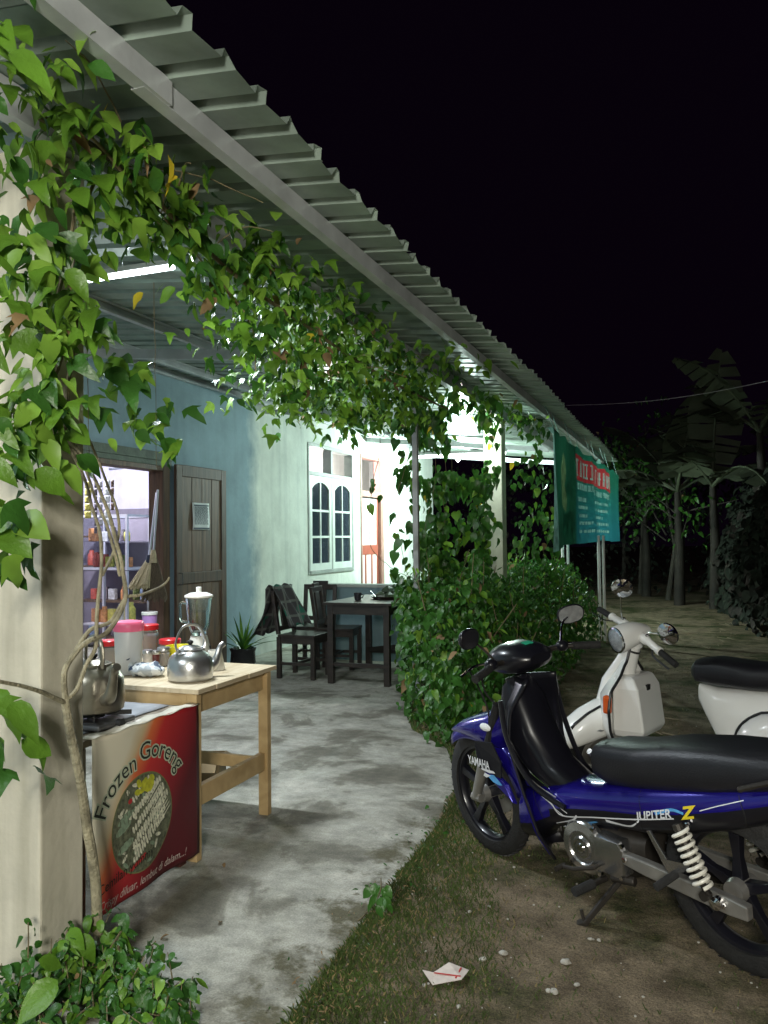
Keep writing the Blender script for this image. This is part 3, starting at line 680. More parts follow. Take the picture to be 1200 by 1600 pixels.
# food banner on the front of the low table
BX = -2.1
def bpt(u, v, off=0.0):
    """u 0..1 along y, v 0..1 upwards"""
    y = 2.40 + .685 * u; ztop = .712; z0 = .05
    z = z0 + (ztop - z0) * v
    wv = .006 * math.sin(u * 7 + v * 2) * (1 - v) + .005 * math.sin(u * 15 + 1) * (1 - v) ** 2 + .012 * max(0, v - .8) * math.sin(u * 20 + v * 9)
    return (BX + .012 + wv + off, y, z)
def banner_mat():
    m = bpy.data.materials.new('printed_red_vinyl'); m.use_nodes = True; nt = m.node_tree; N = nt.nodes; L = nt.links; b = N['Principled BSDF']; b.inputs['Roughness'].default_value = .45
    g = N.new('ShaderNodeNewGeometry'); sp = N.new('ShaderNodeSeparateXYZ'); L.new(g.outputs['Position'], sp.inputs[0])
    n = N.new('ShaderNodeTexNoise'); n.inputs['Scale'].default_value = 4; L.new(g.outputs['Position'], n.inputs[0])
    # u + small v bend
    a = N.new('ShaderNodeMapRange'); a.inputs[1].default_value = 2.40; a.inputs[2].default_value = 3.085; L.new(sp.outputs[1], a.inputs[0])
    c = N.new('ShaderNodeMapRange'); c.inputs[1].default_value = .05; c.inputs[2].default_value = .712; L.new(sp.outputs[2], c.inputs[0])
    def mth(op, x, y):
        q = N.new('ShaderNodeMath'); q.operation = op
        for i, s in enumerate((x, y)):
            if isinstance(s, (int, float)): q.inputs[i].default_value = s
            else: L.new(s, q.inputs[i])
        return q.outputs[0]
    t = mth('SUBTRACT', a.outputs[0], mth('MULTIPLY', c.outputs[0], .62)); t = mth('ADD', t, mth('MULTIPLY', mth('SUBTRACT', n.outputs[0], .5), .12)); t = mth('ADD', t, .45)
    r = N.new('ShaderNodeValToRGB'); e = r.color_ramp.elements; e[0].position = .2; e[0].color = (.72, .67, .52, 1); e[1].position = 1; e[1].color = (.1, .006, .012, 1)
    for p, col in ((.3, (.62, .48, .28, 1)), (.38, (.68, .16, .05, 1)), (.5, (.55, .03, .03, 1)), (.75, (.3, .014, .022, 1))):
        k = e.new(p); k.color = col
    L.new(t, r.inputs[0]); L.new(r.outputs[0], b.inputs['Base Color']); return m
ban = thing('food_banner', 'red and cream vinyl banner advertising Frozen Goreng hung on the low table', 'banner', (0, 0, 0))
b = MB(); b.grid(lambda u, v: bpt(u, v), 28, 28); b.build('vinyl', banner_mat(), ban, smooth=True, solid=.0015)
b = MB(); b.grid(lambda u, v: (BX + .02 - .06 * v, 2.40 + .685 * u, .713 + .004 * math.sin(u * 25)), 28, 3); b.build('folded_hem', M('cream_vinyl', (.6, .56, .46), .5, var=.1), ban, smooth=True, solid=.002)
# round picture: skewers
cu, cv, ru, rv = .435, .40, .275, .285
def disc(scale, off):
    k = []; fs = []
    for i in range(7):
        for j in range(40):
            t = 2 * PI * j / 40; k.append(bpt(cu + ru * scale * i / 6 * math.cos(t), cv + rv * scale * i / 6 * math.sin(t), off))
    for i in range(6):
        for j in range(40): fs.append((i * 40 + j, (i + 1) * 40 + j, (i + 1) * 40 + (j + 1) % 40, i * 40 + (j + 1) % 40))
    return k, fs
GOLD = M('olive_print', (.16, .18, .07), .5, var=.2); DKG = M('dark_green_print', (.12, .13, .08), .5, var=.6, scale=60); CRM = M('cream_print', (.66, .65, .5), .5, var=.35, scale=70); SAGE = M('sage_print', (.22, .3, .2), .5, var=.3, scale=60); YEL = M('yellow_print', (.5, .5, .03), .5, var=.3, scale=50); REDP = M('red_print', (.45, .03, .03), .5, var=.1)
b = MB(); b.add(*disc(1.03, .0012)); b.build('picture_rim', GOLD, ban); 
pic = MB(); pic.add(*disc(1.0, .0018), 0); rr = random.Random(2)
def blob(u, v, a, l, w, mi, off):
    n = 8; pts = []
    for j in range(n):
        t = 2 * PI * j / n; x = l * math.cos(t); y = w * math.sin(t); pts.append((u + x * math.cos(a) - y * math.sin(a), v + x * math.sin(a) + y * math.cos(a)))
    if all(((p[0] - cu) / ru) ** 2 + ((p[1] - cv) / rv) ** 2 < .99 for p in pts):
        pic.add([bpt(p[0], p[1], off) for p in pts], [tuple(range(n))], mi)
for i in range(60):
    blob(cu + rr.uniform(-.25, .25), cv + rr.uniform(-.25, .25), rr.uniform(0, 3), .03, .012, rr.choice((1, 2, 0)), .0022)
for i in range(8): # left fat rolls
    u = cu - .2 + .02 * (i % 3); v = cv - .2 + i * .055; blob(u, v, .35, .075, .026, 2, .0025)
    for q in range(4): blob(u - .05 + q * .032, v - .012 + q * .012, 1.7, .024, .004, 0, .0028)
for r_ in range(9): # ridged skewers
    bu = cu - .09 + .012 * r_ * (r_ % 2); bv = cv - .2 + r_ * .045
    for q in range(15):
        u = bu + q * .02 + rr.uniform(-.003, .003); v = bv + q * .0125; blob(u, v, 1.9 + rr.uniform(-.2, .2), .024, .0096, 1, .0031)
for i in range(12):
    u = cu + .08 + i * .012; v = cv + .17 - i * .02; blob(u, v, .7, .09, .005, 1, .0034)
for i in range(14): blob(cu + .0 + rr.uniform(-.06, .08), cv + .215 + rr.uniform(-.03, .03), rr.uniform(0, 3), .03, .02, 3, .0036)
blob(cu - .12, cv + .16, .2, .02, .016, 4, .0036)
for q in range(7): blob(cu - .13 + q * .022, cv - .25 + .008 * q, .5, .018, .014, 4, .0036)
pic.build('picture', [DKG, CRM, SAGE, YEL, REDP], ban)
def arc_text(s, size, u0, v0, R, a_mid, mi=0, off=.004, outline=0.0, mb=None, xs=1.0, spacing=1.0):
    """lettering bent along an arc whose centre lies below; banner units"""
    W_, H_ = .685, .662
    def fn(x, y):
        a = a_mid - x / R; r = R + y
        return bpt(u0 + r * math.cos(a) / W_, v0 + r * math.sin(a) / H_, off)
    return text_mb(s, size, xs=xs, offset=outline, fn=fn, mb=mb, mi=mi, spacing=spacing)
LINEP = M('pale_outline_print', (.5, .55, .4), .5, var=.1); DKT = M('black_green_print', (.015, .02, .012), .5, var=.1)
R0 = .235
b = MB(); arc_text('Frozen', .1, cu - .03, cv - .02, R0, PI * .70, off=.0042, outline=.006, mb=b, xs=.9); b.build('lettering_outline', LINEP, ban)
b = MB(); arc_text('Frozen', .1, cu - .03, cv - .02, R0, PI * .70, off=.0052, mb=b, xs=.9); b.build('lettering', DKT, ban)
b = MB(); arc_text('Goreng', .1, cu + .03, cv + .02, R0, PI * .37, off=.0042, outline=.006, mb=b, xs=.9); b.build('lettering_outline', LINEP, ban)
b = MB(); arc_text('Goreng', .1, cu + .03, cv + .02, R0, PI * .37, off=.0052, mb=b, xs=.9); b.build('lettering', DKT, ban)
def flat_text(s, size, u0, v0, sl, mi, off, outline=0, shear=0.0, xs=1.0):
    return text_mb(s, size, xs=xs, offset=outline, shear=shear, center=False, fn=lambda x, y: bpt(u0 + x / .685, v0 + (y + sl * x) / .662, off))
flat_text('Cemilan yummy', .055, .03, .115, .12, 0, .0052, xs=.95).build('lettering', DKT, ban)
flat_text('Crispy diluar, lembut di dalam...!', .045, -.0 + .03, .03, .02, 0, .0052, shear=.35, xs=.95).build('lettering', M('pale_script_print', (.6, .5, .45), .5, var=.05), ban)

# stove
ALU = M('worn_aluminium', (.55, .55, .54), .3, .9, var=.2, scale=9, bump=.08, bscale=40)
SOOT = M('smoked_aluminium', (.32, .29, .23), .35, .85, var=.4, scale=6, bump=.1, bscale=40)
BLK = M('black_iron', (.03, .03, .03), .5, .5, var=.3)
K1 = (-2.261,2.611,0.76)
sv = thing('gas_stove', 'small gas stove with black grate under the smoked kettle', 'stove', (K1[0], K1[1], RZ + .012))
b = MB(); b.box((-.12, -.11, 0), (.12, .11, .022)); b.build('body', M('stove_body', (.12, .12, .12), .4, .5, var=.3), sv, bevel=.008)
b = MB(); b.lathe([(.0, .031), (.045, .031), (.045, .04), (.03, .046), (0, .046)], n=20); b.build('burner', BLK, sv, smooth=True)
for i in range(5): a = 2 * PI * i / 5 + .4; b = MB(); b.bar((.05 * math.cos(a), .05 * math.sin(a), .045), (.15 * math.cos(a), .15 * math.sin(a), .047), .008, .018); b.build('grate_bar', BLK, sv)
b = MB(); b.lathe([(0, 0), (.018, 0), (.018, .02), (0, .02)], c=(.12, 0, .012), ax=(1, 0, 0), n=12); b.build('knob', BLK, sv, smooth=True)
def kettle(loc, rz, mat, r, h, label, hang):
    t = thing('kettle', label, 'kettle', loc, rz, 'aluminium kettles on the stall'); k = r / .11
    b = MB(); b.lathe([(0, 0), (.9 * r, 0), (.97 * r, .006), (r, .03 * k), (r * 1.0, .06 * k), (r * .96, h * .7), (r * .82, h * .86), (r * .62, h * .97), (r * .56, h), (r * .56, h + .008), (r * .5, h + .01), (r * .5, h - .004), (0, h - .004)], n=36); b.build('body', mat, t, smooth=True)
    b = MB(); b.lathe([(r * .5, h + .004), (r * .49, h + .012), (r * .35, h + .022), (r * .1, h + .028), (0, h + .028)], n=28); ld = b.build('lid', mat, t, smooth=True)
    b = MB(); b.lathe([(.006, h + .028), (.014, h + .036), (.014, h + .046), (0, h + .052)], n=12); b.build('knob', BLK, ld, smooth=True)
    sp = smooth_path([(r * .85, 0, h * .32), (r * 1.22, 0, h * .42), (r * 1.42, 0, h * .72), (r * 1.55, 0, h * .98), (r * 1.75, 0, h * 1.1)], 5)
    b = MB(); b.tube(sp, lerp_list([.03 * k, .024 * k, .017 * k, .014 * k, .015 * k], len(sp)), 12); b.build('spout', mat, t, smooth=True)
    if hang: hp = [(-r * .62, 0, h * .95), (-r * .74, 0, h * 1.3), (-r * .45, 0, h * 1.78), (0, 0, h * 1.9), (r * .45, 0, h * 1.78), (r * .74, 0, h * 1.3), (r * .62, 0, h * .95)]
    else: hp = [(r * .62, 0, h * .97), (r * .66, 0, h * 1.25), (r * .5, 0, h * 1.55), (0, 0, h * 1.66), (-r * .5, 0, h * 1.55), (-r * .66, 0, h * 1.25), (-r * .62, 0, h * .97)]
    b = MB(); b.tube(smooth_path(hp, 6), .009 * k, 10, sy=.55); b.build('handle', mat, t, smooth=True)
    for s in (-1, 1):
        b = MB(); b.lathe([(0, 0), (.016 * k, 0), (.016 * k, .006), (0, .006)], c=(s * r * .6, 0, h * .98), ax=(s, 0, .4), n=10); b.build('bracket', mat, t, smooth=True)
    return t
kettle((K1[0], K1[1], .768), -.45, SOOT, .12, .178, 'big smoke-stained kettle standing on the stove beside the pillar', 0)
K2 = (-2.268,3.287,0.777)
kettle((K2[0], K2[1], .777), 1.15, ALU, .108, .138, 'shiny aluminium kettle near the corner of the pine table', 1)

# ---------------- pine table ----------------
TX0, TX1, TY0, TY1, TZ = -3.05, -2.1, 3.09, 3.79, .775
pt = thing('pine_table', 'new pale pine table carrying jugs, jars and a kettle', 'table', (0, 0, 0))
for i in range(5):
    b = MB(); a = TY0 - .015 + i * .146; b.box((TX0, a, TZ - .022), (TX1 + .02 + .004 * (i % 2), a + .143, TZ + .0007 * (i % 2))); b.build('plank', PINE2, pt, bevel=.002)
LW = .055
for x, y in ((TX1 - LW, TY0), (TX1 - LW, TY1 - LW), (TX0 + .02, TY0), (TX0 + .02, TY1 - LW)):
    b = MB(); b.box((x, y, 0), (x + LW, y + .04, TZ - .0225)); b.build('leg', PINE, pt, bevel=.003)
b = MB(); b.box((TX1 - LW - .035, TY0 + .002, 0.35), (TX1 - LW - .001, TY0 + .042, TZ - .0225)); b.build('brace', PINE, pt, bevel=.003)
b = MB(); b.box((TX1 - LW + .004, TY0 + .042, TZ - .12), (TX1 - LW + .03, TY1 - LW - .001, TZ - .0225)); b.build('apron', PINE, pt, bevel=.003)
b = MB(); b.box((TX0 + .08, TY0 + .006, TZ - .11), (TX1 - LW - .036, TY0 + .03, TZ - .0225)); b.build('apron', PINE, pt, bevel=.003)
b = MB(); b.box((TX1 - LW + .006, TY0 + .042, .235), (TX1 - LW + .04, TY1 - LW - .001, .325)); b.build('stretcher', PINE, pt, bevel=.003)
b = MB(); b.box((TX0 + .08, TY1 - .06, .235), (TX1 - LW - .001, TY1 - .035, .3)); b.build('stretcher', PINE, pt, bevel=.003)
# cardboard box
CARD = M('cardboard', (.3, .22, .12), .85, var=.15, scale=8)
cb = thing('cardboard_box', 'open brown cardboard box under the pine table', 'box', (-2.736,4.122,0), .35)
b = MB()
for a, c in (((-.15, -.1, 0), (.1, .1, .004)), ((-.15, -.1, .004), (-.146, .1, .16)), ((.096, -.1, .004), (.1, .1, .16)), ((-.146, -.1, .004), (.096, -.096, .16)), ((-.146, .096, .004), (.096, .1, .16))): b.box(a, c)
b.build('body', CARD, cb)
for s in ((.098, .13, .03), (.098, .12, -.03)): pass
b = MB(); b.bar((.1, 0, .16), (.17, 0, .12), .2, .004); b.build('flap', CARD, cb)
b = MB(); b.bar((-.03, -.1, .16), (-.03, -.16, .1), .24, .004); b.build('flap', CARD, cb)

# things on the pine table
T = .777
CLP = M('clear_frosted_plastic', (.72, .72, .7), .35, var=.06, trans=.25)
PINK = M('pink_plastic', (.8, .14, .25), .35, var=.06); REDL = M('red_plastic', (.55, .02, .025), .3, var=.08); YELP = M('yellow_plastic', (.72, .66, .03), .35, var=.06); WPL = M('milky_plastic', (.75, .74, .68), .35, var=.05)
GLS = M('clear_glass', (.9, .95, .95), .03, var=0, trans=1.0, ior=1.45)
jl = (-2.668,3.332,0.777)
j = thing('water_jug', 'tall frosted plastic jug with a pink lid', 'jug', (jl[0], jl[1], T), 2.6)
b = MB(); b.lathe([(0, 0), (.06, 0), (.063, .01), (.072, .235), (.071, .237), (.059, .012), (0, .008)], n=28); b.build('body', CLP, j, smooth=True)
b = MB(); b.lathe([(.074, .215), (.077, .225), (.077, .25), (.07, .262), (.03, .268), (0, .269)], n=28); b.build('lid', PINK, j, smooth=True)
b = MB(); b.tube(smooth_path([(.07, 0, .2), (.115, 0, .2), (.122, 0, .14), (.1, 0, .06), (.066, 0, .045)], 5), .009, 8); b.build('handle', CLP, j, smooth=True)
def jar(px_, r, h, lid, lid_h, body, label, contents=None, group='jars on the pine table'):
    t = thing('jar', label, 'jar', (px_[0], px_[1], T), rnd.random() * 6, group)
    b = MB(); b.lathe([(0, 0), (r * .9, 0), (r, .006), (r, h * .85), (r * .85, h * .93), (r * .85, h)], n=20); b.build('body', body, t, smooth=True)
    if contents:
        b = MB(); b.lathe([(0, .004), (r * .93, .004), (r * .93, h * .7), (0, h * .72)], n=16); b.build('contents', contents, t, smooth=True)
    b = MB(); b.lathe([(r * .98, h - .006), (r * 1.04, h - .004), (r * 1.04, h + lid_h), (r * .96, h + lid_h + .004), (0, h + lid_h + .005)], n=20); b.build('lid', lid, t, smooth=True)
    return t
SNACK = M('orange_snack', (.55, .22, .05), .7, var=.5, scale=50); DKJ = M('dark_label', (.13, .03, .03), .5, var=.5, scale=30); BRN = M('coffee', (.1, .05, .03), .7, var=.4, scale=40)
JARB = M('jar_plastic', (.75, .72, .68), .15, var=.05, trans=.7)
jar((-3.001,3.925,0.777), .058, .15, REDL, .022, JARB, 'tall snack jar with a red lid right of the pink-lidded jug', SNACK)
jar((-3.011,3.593,0.777), .055, .10, REDL, .02, JARB, 'dark jar with a red lid behind the smoke-stained kettle', BRN)
jar((-2.798,3.856,0.777), .06, .085, REDL, .018, JARB, 'squat red-lidded jar behind the shiny kettle', SNACK)
jar((-2.663,3.478,0.777), .026, .085, ALU, .01, M('label_white', (.6, .55, .5), .5, var=.3, scale=25), 'small white-labelled jar with a metal lid in front of the snack jar')
jar((-2.637,3.507,0.777), .022, .08, ALU, .01, DKJ, 'small dark red jar with a metal lid in front of the snack jar')
jar((-2.647,3.592,0.777), .034, .085, ALU, .01, JARB, 'small clear jar with a metal lid left of the shiny kettle', BRN)
bw = thing('yellow_tub', 'bright yellow plastic tub behind the shiny kettle', 'tub', (*(-2.617,3.692), T))
b = MB(); b.lathe([(0, 0), (.055, 0), (.07, .085), (.076, .09), (.076, .096), (.067, .096), (.053, .006), (0, .004)], n=24); b.build('body', YELP, bw, smooth=True)
# blender
bl = thing('blender', 'glass blender with white lid and base behind the shiny kettle', 'blender', (*(-2.71,4.014), T), .5)
b = MB(); b.lathe([(0, 0), (.062, 0), (.066, .01), (.06, .06), (.05, .1), (.048, .108), (0, .108)], n=24); b.build('base', WPL, bl, smooth=True)
b = MB(); b.lathe([(.04, .112), (.046, .13), (.062, .17), (.078, .33), (.079, .332), (.074, .332), (.058, .172), (.042, .134), (0, .13)], n=28); b.build('jug', GLS, bl, smooth=True)
b = MB(); b.lathe([(.078, .332), (.084, .336), (.083, .345), (.05, .36), (.016, .362), (.016, .392), (.013, .394), (0, .394)], n=28); b.build('lid', WPL, bl, smooth=True)
b = MB(); b.tube(smooth_path([(-.075, 0, .3), (-.105, 0, .3), (-.108, 0, .25), (-.1, 0, .2), (-.064, 0, .19)], 5), .008, 8); b.build('handle', GLS, bl, smooth=True)
b = MB(); b.box((.02, -.012, .03), (.07, .012, .05)); b.build('switch', BLK, bl, bevel=.003)
# white cup behind the kettle
wc = thing('plastic_cup', 'white plastic cup beside the spout of the shiny kettle', 'cup', (*(-2.312,3.567), T))
b = MB(); b.lathe([(0, 0), (.05, 0), (.052, .01), (.034, .1), (.03, .1), (.047, .012), (0, .006)], n=22); b.build('body', WPL, wc, smooth=True)
# purple cup further back in the doorway line
pc = thing('purple_pail', 'small purple pail with a white rim beyond the red-lidded jar', 'pail', (*(-3.412,4.476), T))
b = MB(); b.lathe([(0, 0), (.042, 0), (.05, .17), (.046, .17), (.04, .006), (0, .004)], n=20); b.build('body', M('purple_plastic', (.5, .26, .6), .4, var=.1), pc, smooth=True)
b = MB(); b.lathe([(.047, .17), (.053, .172), (.053, .19), (.046, .192)], n=20); b.build('rim', WPL, pc, smooth=True)
# bag in black and white cloth
def check_mat():
    m = bpy.data.materials.new('checked_cloth'); m.use_nodes = True; N = m.node_tree.nodes; L = m.node_tree.links; b = N['Principled BSDF']; b.inputs['Roughness'].default_value = .7
    tc = N.new('ShaderNodeTexCoord'); v = N.new('ShaderNodeTexVoronoi'); v.inputs['Scale'].default_value = 45; L.new(tc.outputs['Object'], v.inputs[0])
    r = N.new('ShaderNodeValToRGB'); r.color_ramp.interpolation = 'CONSTANT'; e = r.color_ramp.elements; e[0].color = (.6, .62, .62, 1); e[1].position = .42; e[1].color = (.03, .05, .09, 1); k = e.new(.62); k.color = (.35, .38, .4, 1)
    sp = N.new('ShaderNodeSeparateColor'); L.new(v.outputs['Color'], sp.inputs[0]); L.new(sp.outputs[0], r.inputs[0]); L.new(r.outputs[0], b.inputs['Base Color']); return m
bg_ = thing('snack_bag', 'crumpled black and white patterned plastic bag lying before the jug', 'bag', (*(-2.532,3.297), T), .1)
b = MB(); b.sphere((0, 0, .03), 1, 28, sc=(.098, .06, .035)); b.v = [tuple(Vector(v) * (1 + .16 * mn.noise(Vector(v) * 30)) + Vector((0, 0, .014 * mn.noise(Vector(v) * 45)))) for v in b.v]; b.v = [(x, y, max(z, .001)) for x, y, z in b.v]
b.tube([(-.08, 0, .04), (-.1, .01, .065), (-.105, 0, .085)], [.02, .008, .016], 8); b.build('bag', check_mat(), bg_, smooth=True)

# ---------------- kitchen seen through the doorway ----------------
ALF = M('aluminium_frame', (.55, .55, .62), .35, .5, var=.1)
CY = 7.6
c0, c1 = (-6.803,7.6,1.104), (-6.106,7.6,1.753)
cab = thing('display_cabinet', 'glass display cabinet with aluminium frame inside the kitchen', 'cabinet', (0, 0, 0))
fr = .028; xa, xb, za, zc = c0[0], c1[0], c0[2], c1[2]
b = MB()
for yy in (CY, CY + .42):
    b.box((xa, yy, za), (xa + fr, yy + fr, zc)); b.box((xb - fr, yy, za), (xb, yy + fr, zc)); b.box((xa + fr, yy, zc - fr), (xb - fr, yy + fr, zc)); b.box((xa + fr, yy, za), (xb - fr, yy + fr, za + fr))
for x in (xa, xb - fr):
    b.box((x, CY + fr, zc - fr), (x + fr, CY + .42, zc)); b.box((x, CY + fr, za), (x + fr, CY + .42, za + fr))
b.build('frame', ALF, cab)
b = MB(); b.box((xa + fr, CY + .02, za + fr + .3), (xb - fr, CY + .42, za + fr + .306)); b.box((xa, CY + .01, za - .012), (xb, CY + .44, za)); b.box((xa + .03, CY + .43, za + .03), (xb - .03, CY + .44, zc - .03)); b.build('shelf', GREYD, cab)
b = MB(); b.box((xa + fr, CY + .008, za + fr), (xb - fr, CY + .012, zc - fr)); b.build('pane', M('cabinet_glass', (.85, .9, .95), .03, var=0, trans=1, ior=1.1), cab)
b = MB()
for x in (xa, xb - .03): b.box((x, CY, 0), (x + .03, CY + .03, za - .0125)); b.box((x, CY + .4, 0), (x + .03, CY + .43, za - .0125))
b.box((xa + .03, CY + .005, .45), (xb - .03, CY + .42, .47)); b.build('stand', ALF, cab)
rr = random.Random(11); cols = [(.45, .2, .08), (.5, .45, .1), (.15, .2, .3), (.4, .4, .42), (.12, .1, .12), (.5, .5, .52), (.25, .3, .1), (.4, .08, .06)]
ORD = ('first', 'second', 'third', 'fourth', 'fifth', 'sixth', 'seventh', 'eighth', 'ninth', 'tenth', 'eleventh', 'twelfth'); CNT = {}
gm = [M('goods_%s' % n, c, .5, var=.4, scale=30) for n, c in zip(('orange', 'yellow', 'blue', 'grey', 'dark', 'white', 'green', 'red'), cols)]
names = ['orange', 'yellow', 'navy', 'grey', 'black', 'white', 'green', 'red']
def packet(x, y, z, s, mi, where):
    t_ = rr.random(); b = MB()
    if t_ < .5: b.lathe([(0, 0), (s * .45, 0), (s * .5, s * .1), (s * .5, s * 1.3), (s * .3, s * 1.6), (s * .3, s * 1.9), (0, s * 1.9)], n=12); nm = 'bottle'
    else: b.box((-s * .6, -s * .3, 0), (s * .6, s * .3, s * 1.5)); nm = 'packet'
    o = b.build(nm, gm[mi], smooth=(nm == 'bottle'), bevel=.004 if nm == 'packet' else 0, loc=(x, y, z)); o.rotation_euler.z = rr.uniform(-.4, .4)
    CNT[where] = CNT.get(where, -1) + 1; tag(o, '%s %s, %s from the left %s' % (names[mi], nm, ORD[CNT[where]], where), nm, 'goods ' + where)
for k_, zz in enumerate((za + fr, za + fr + .307)):
    x = xa + .08
    while x < xb - .06:
        packet(x, CY + .16 + rr.random() * .12, zz, rr.uniform(.07, .11), rr.randrange(8), 'behind glass on the %s cabinet shelf' % ('lower', 'upper')[k_]); x += .115
x = xa + .08
while x < xb - .06:
    packet(x, CY + .2, .471, rr.uniform(.09, .13), rr.randrange(8), 'on the rack below the cabinet'); x += .125
# wooden rack at the back with tubs
rk = thing('kitchen_rack', 'dark timber rack of jars against the inner kitchen wall', 'rack', (0, 0, 0)); RK = (-7.01,8.7,1.517); RE = (-6.35,8.7,1.51)
zt_ = [1.11, 0.641, 0.14]
for i, z in enumerate([RK[2]] + zt_):
    b = MB(); b.box((-7.9, 8.72, z - .025), (RE[0] + .2, 9.2, z)); b.build('shelf', DW, rk)
for x in (-7.9, -7.05, RE[0] + .15):
    b = MB(); b.box((x, 8.68, 0), (x + .05, 8.718, RK[2] + .02)); b.build('post', DW2, rk)
for i, z in enumerate(zt_):
    x = -7.75; n_ = 0
    while x < RE[0] + .1:
        if i == 0 and -6.955 < x < -6.645:
            r_ = .075; t_ = thing('jar', 'clear tub with a red lid on the inner rack, %s' % ('beside the cabinet' if n_ == 0 else 'behind the broom handles'), 'jar', (x + .04, 8.95, z), 0, 'red-lidded tubs on the rack'); n_ += 1
            b = MB(); b.lathe([(0, 0), (r_, 0), (r_, .12)], n=16); b.build('body', JARB, t_, smooth=True); b = MB(); b.lathe([(r_ * 1.05, .115), (r_ * 1.05, .145), (0, .148)], n=16); b.build('lid', REDL, t_, smooth=True); x += .21
        else: packet(x, 8.9 + rr.random() * .1, z, rr.uniform(.09, .13), rr.randrange(8), 'on the %s shelf of the kitchen rack' % ('upper', 'middle', 'bottom')[i]); x += .17
# clothes rod and hanging sachets
b = MB(); b.tube([(-6.103,7.3,2.251), (-6.374,8.6,2.436)], .014, 10); tag(b.build('hanging_rod', ALF, smooth=True), 'grey rod hung across the top of the kitchen doorway', 'rod')
for i, (pa, lbl) in enumerate((((-6.321,7.2,2.13), 'green and yellow strip of sachets hanging nearest the pillar'), ((-6.214,7.2,2.234), 'dark strip of sachets beside the yellow one'), ((-6.143,7.2,2.267), 'silver strip of sachets hanging in the middle'), ((-6.054,7.2,2.32), 'widest white strip of sachets hanging under the rod'), ((-5.984,7.2,2.296), 'short dark brown strip of sachets at the end of the row'))):
    st = thing('sachet_strip', lbl, 'sachets', (pa[0], pa[1], 2.12), 0, 'strips of sachets hanging in the kitchen doorway')
    w = (.09, .04, .04, .075, .04)[i]; n = (5, 7, 6, 6, 4)[i]; mm = (gm[1], gm[4], gm[3], PAPER, DW2)[i]
    for q in range(n):
        b = MB(); b.grid(lambda u, v: (-w / 2 + w * u + .003 * math.sin(q * 3), .006 * math.sin(v * PI) * math.sin(u * PI), -q * .085 - .08 * v), 3, 3); b.build('sachet', mm, st, smooth=True, solid=.004)
# brooms
STRAW = M('dark_straw', (.13, .1, .065), .8, var=.5, scale=40, bump=.5, stretch=(6, 6, .5)); STRW = M('pale_straw', (.5, .42, .26), .8, var=.35, scale=40, bump=.4, stretch=(6, 6, .5)); NAVY = M('navy_cloth', (.03, .04, .07), .8, var=.2); SIL = M('silver_tube', (.6, .62, .68), .3, .7, var=.08)
def broom(p_top, p_mid, p_bot, fan, hair, sleeve, label):
    t = thing('broom', label, 'broom', p_mid, 0, 'brooms hanging on the kitchen door frame'); p0 = Vector(p_top) - Vector(p_mid); p2 = Vector(p_bot) - Vector(p_mid)
    b = MB(); b.tube([p0, (0, 0, -.02)], .011, 8); b.build('handle', SIL, t, smooth=True)
    b = MB(); q = random.Random(len(label)); d = Vector((.93, .36, 0)).normalized()
    for i in range(70):
        s = q.uniform(-1, 1); e = p2 + d * s * fan + Vector((.0, 0, q.uniform(-.04, .02))) + Vector((q.uniform(-.015, .015), q.uniform(-.015, .015), 0)); st_ = d * s * .025
        b.bar(st_ + Vector((0, 0, -.03)), e, .008, .008)
    o = b.build('bristles', hair, t); o['kind'] = 'stuff'
    b = MB(); b.loft([ring((0, 0, z), .001, .001, 4) for z in (0, 0.001)]) if 0 else b.lathe([(.018, .02), (.03, -.03), (.04, -.1), (.043, -.11)], n=14); b.build('binding', sleeve, t, smooth=True)
broom((-5.02,6.721,1.956), (-5,6.621,1.332), (-4.96,6.578,0.872), .12, STRAW, STRW, 'dark straw broom hanging on the kitchen door frame')
broom((-5.06,6.753,1.927), (-5.05,6.616,1.281), (-5,6.393,1.008), .09, STRW, NAVY, 'pale broom with a navy sleeve hanging behind the dark one')

# ---------------- potted plant by the blue wall ----------------
pp = thing('potted_plant', 'sword-leaved plant in a black polybag against the blue wall', 'plant', (-4.78, 7.95, 0))
b = MB(); b.lathe([(0, 0), (.12, 0), (.14, .05), (.13, .16), (.15, .21), (.145, .215), (.12, .17), (0, .16)], n=18)
b.v = [tuple(Vector(v) * (1 + .1 * mn.noise(Vector(v) * 14))) for v in b.v]; b.build('polybag', M('black_polythene', (.02, .02, .022), .25, var=.2, bump=.4, bscale=12), pp, smooth=True)
rr = random.Random(4)
for i in range(20):
    a = rr.uniform(0, 6.28); ln = rr.uniform(.3, .6); tilt = rr.uniform(.15, 1.0); w = rr.uniform(.012, .022)
    def fn(u, v, a=a, ln=ln, tilt=tilt, w=w):
        r = ln * u * math.sin(tilt) * (1 + .4 * u); z = .16 + ln * u * math.cos(tilt * (1 + .35 * u)); ww = w * math.sin(PI * min(1, .15 + .85 * u)) if u < 1 else .001
        s = (v - .5) * 2; return (r * math.cos(a) - s * ww * math.sin(a), r * math.sin(a) + s * ww * math.cos(a), z + abs(s) * ww * .4)
    b = MB(); b.grid(fn, 7, 2); b.build('leaf', LG[1] if i % 3 else LG[0], pp, smooth=True)

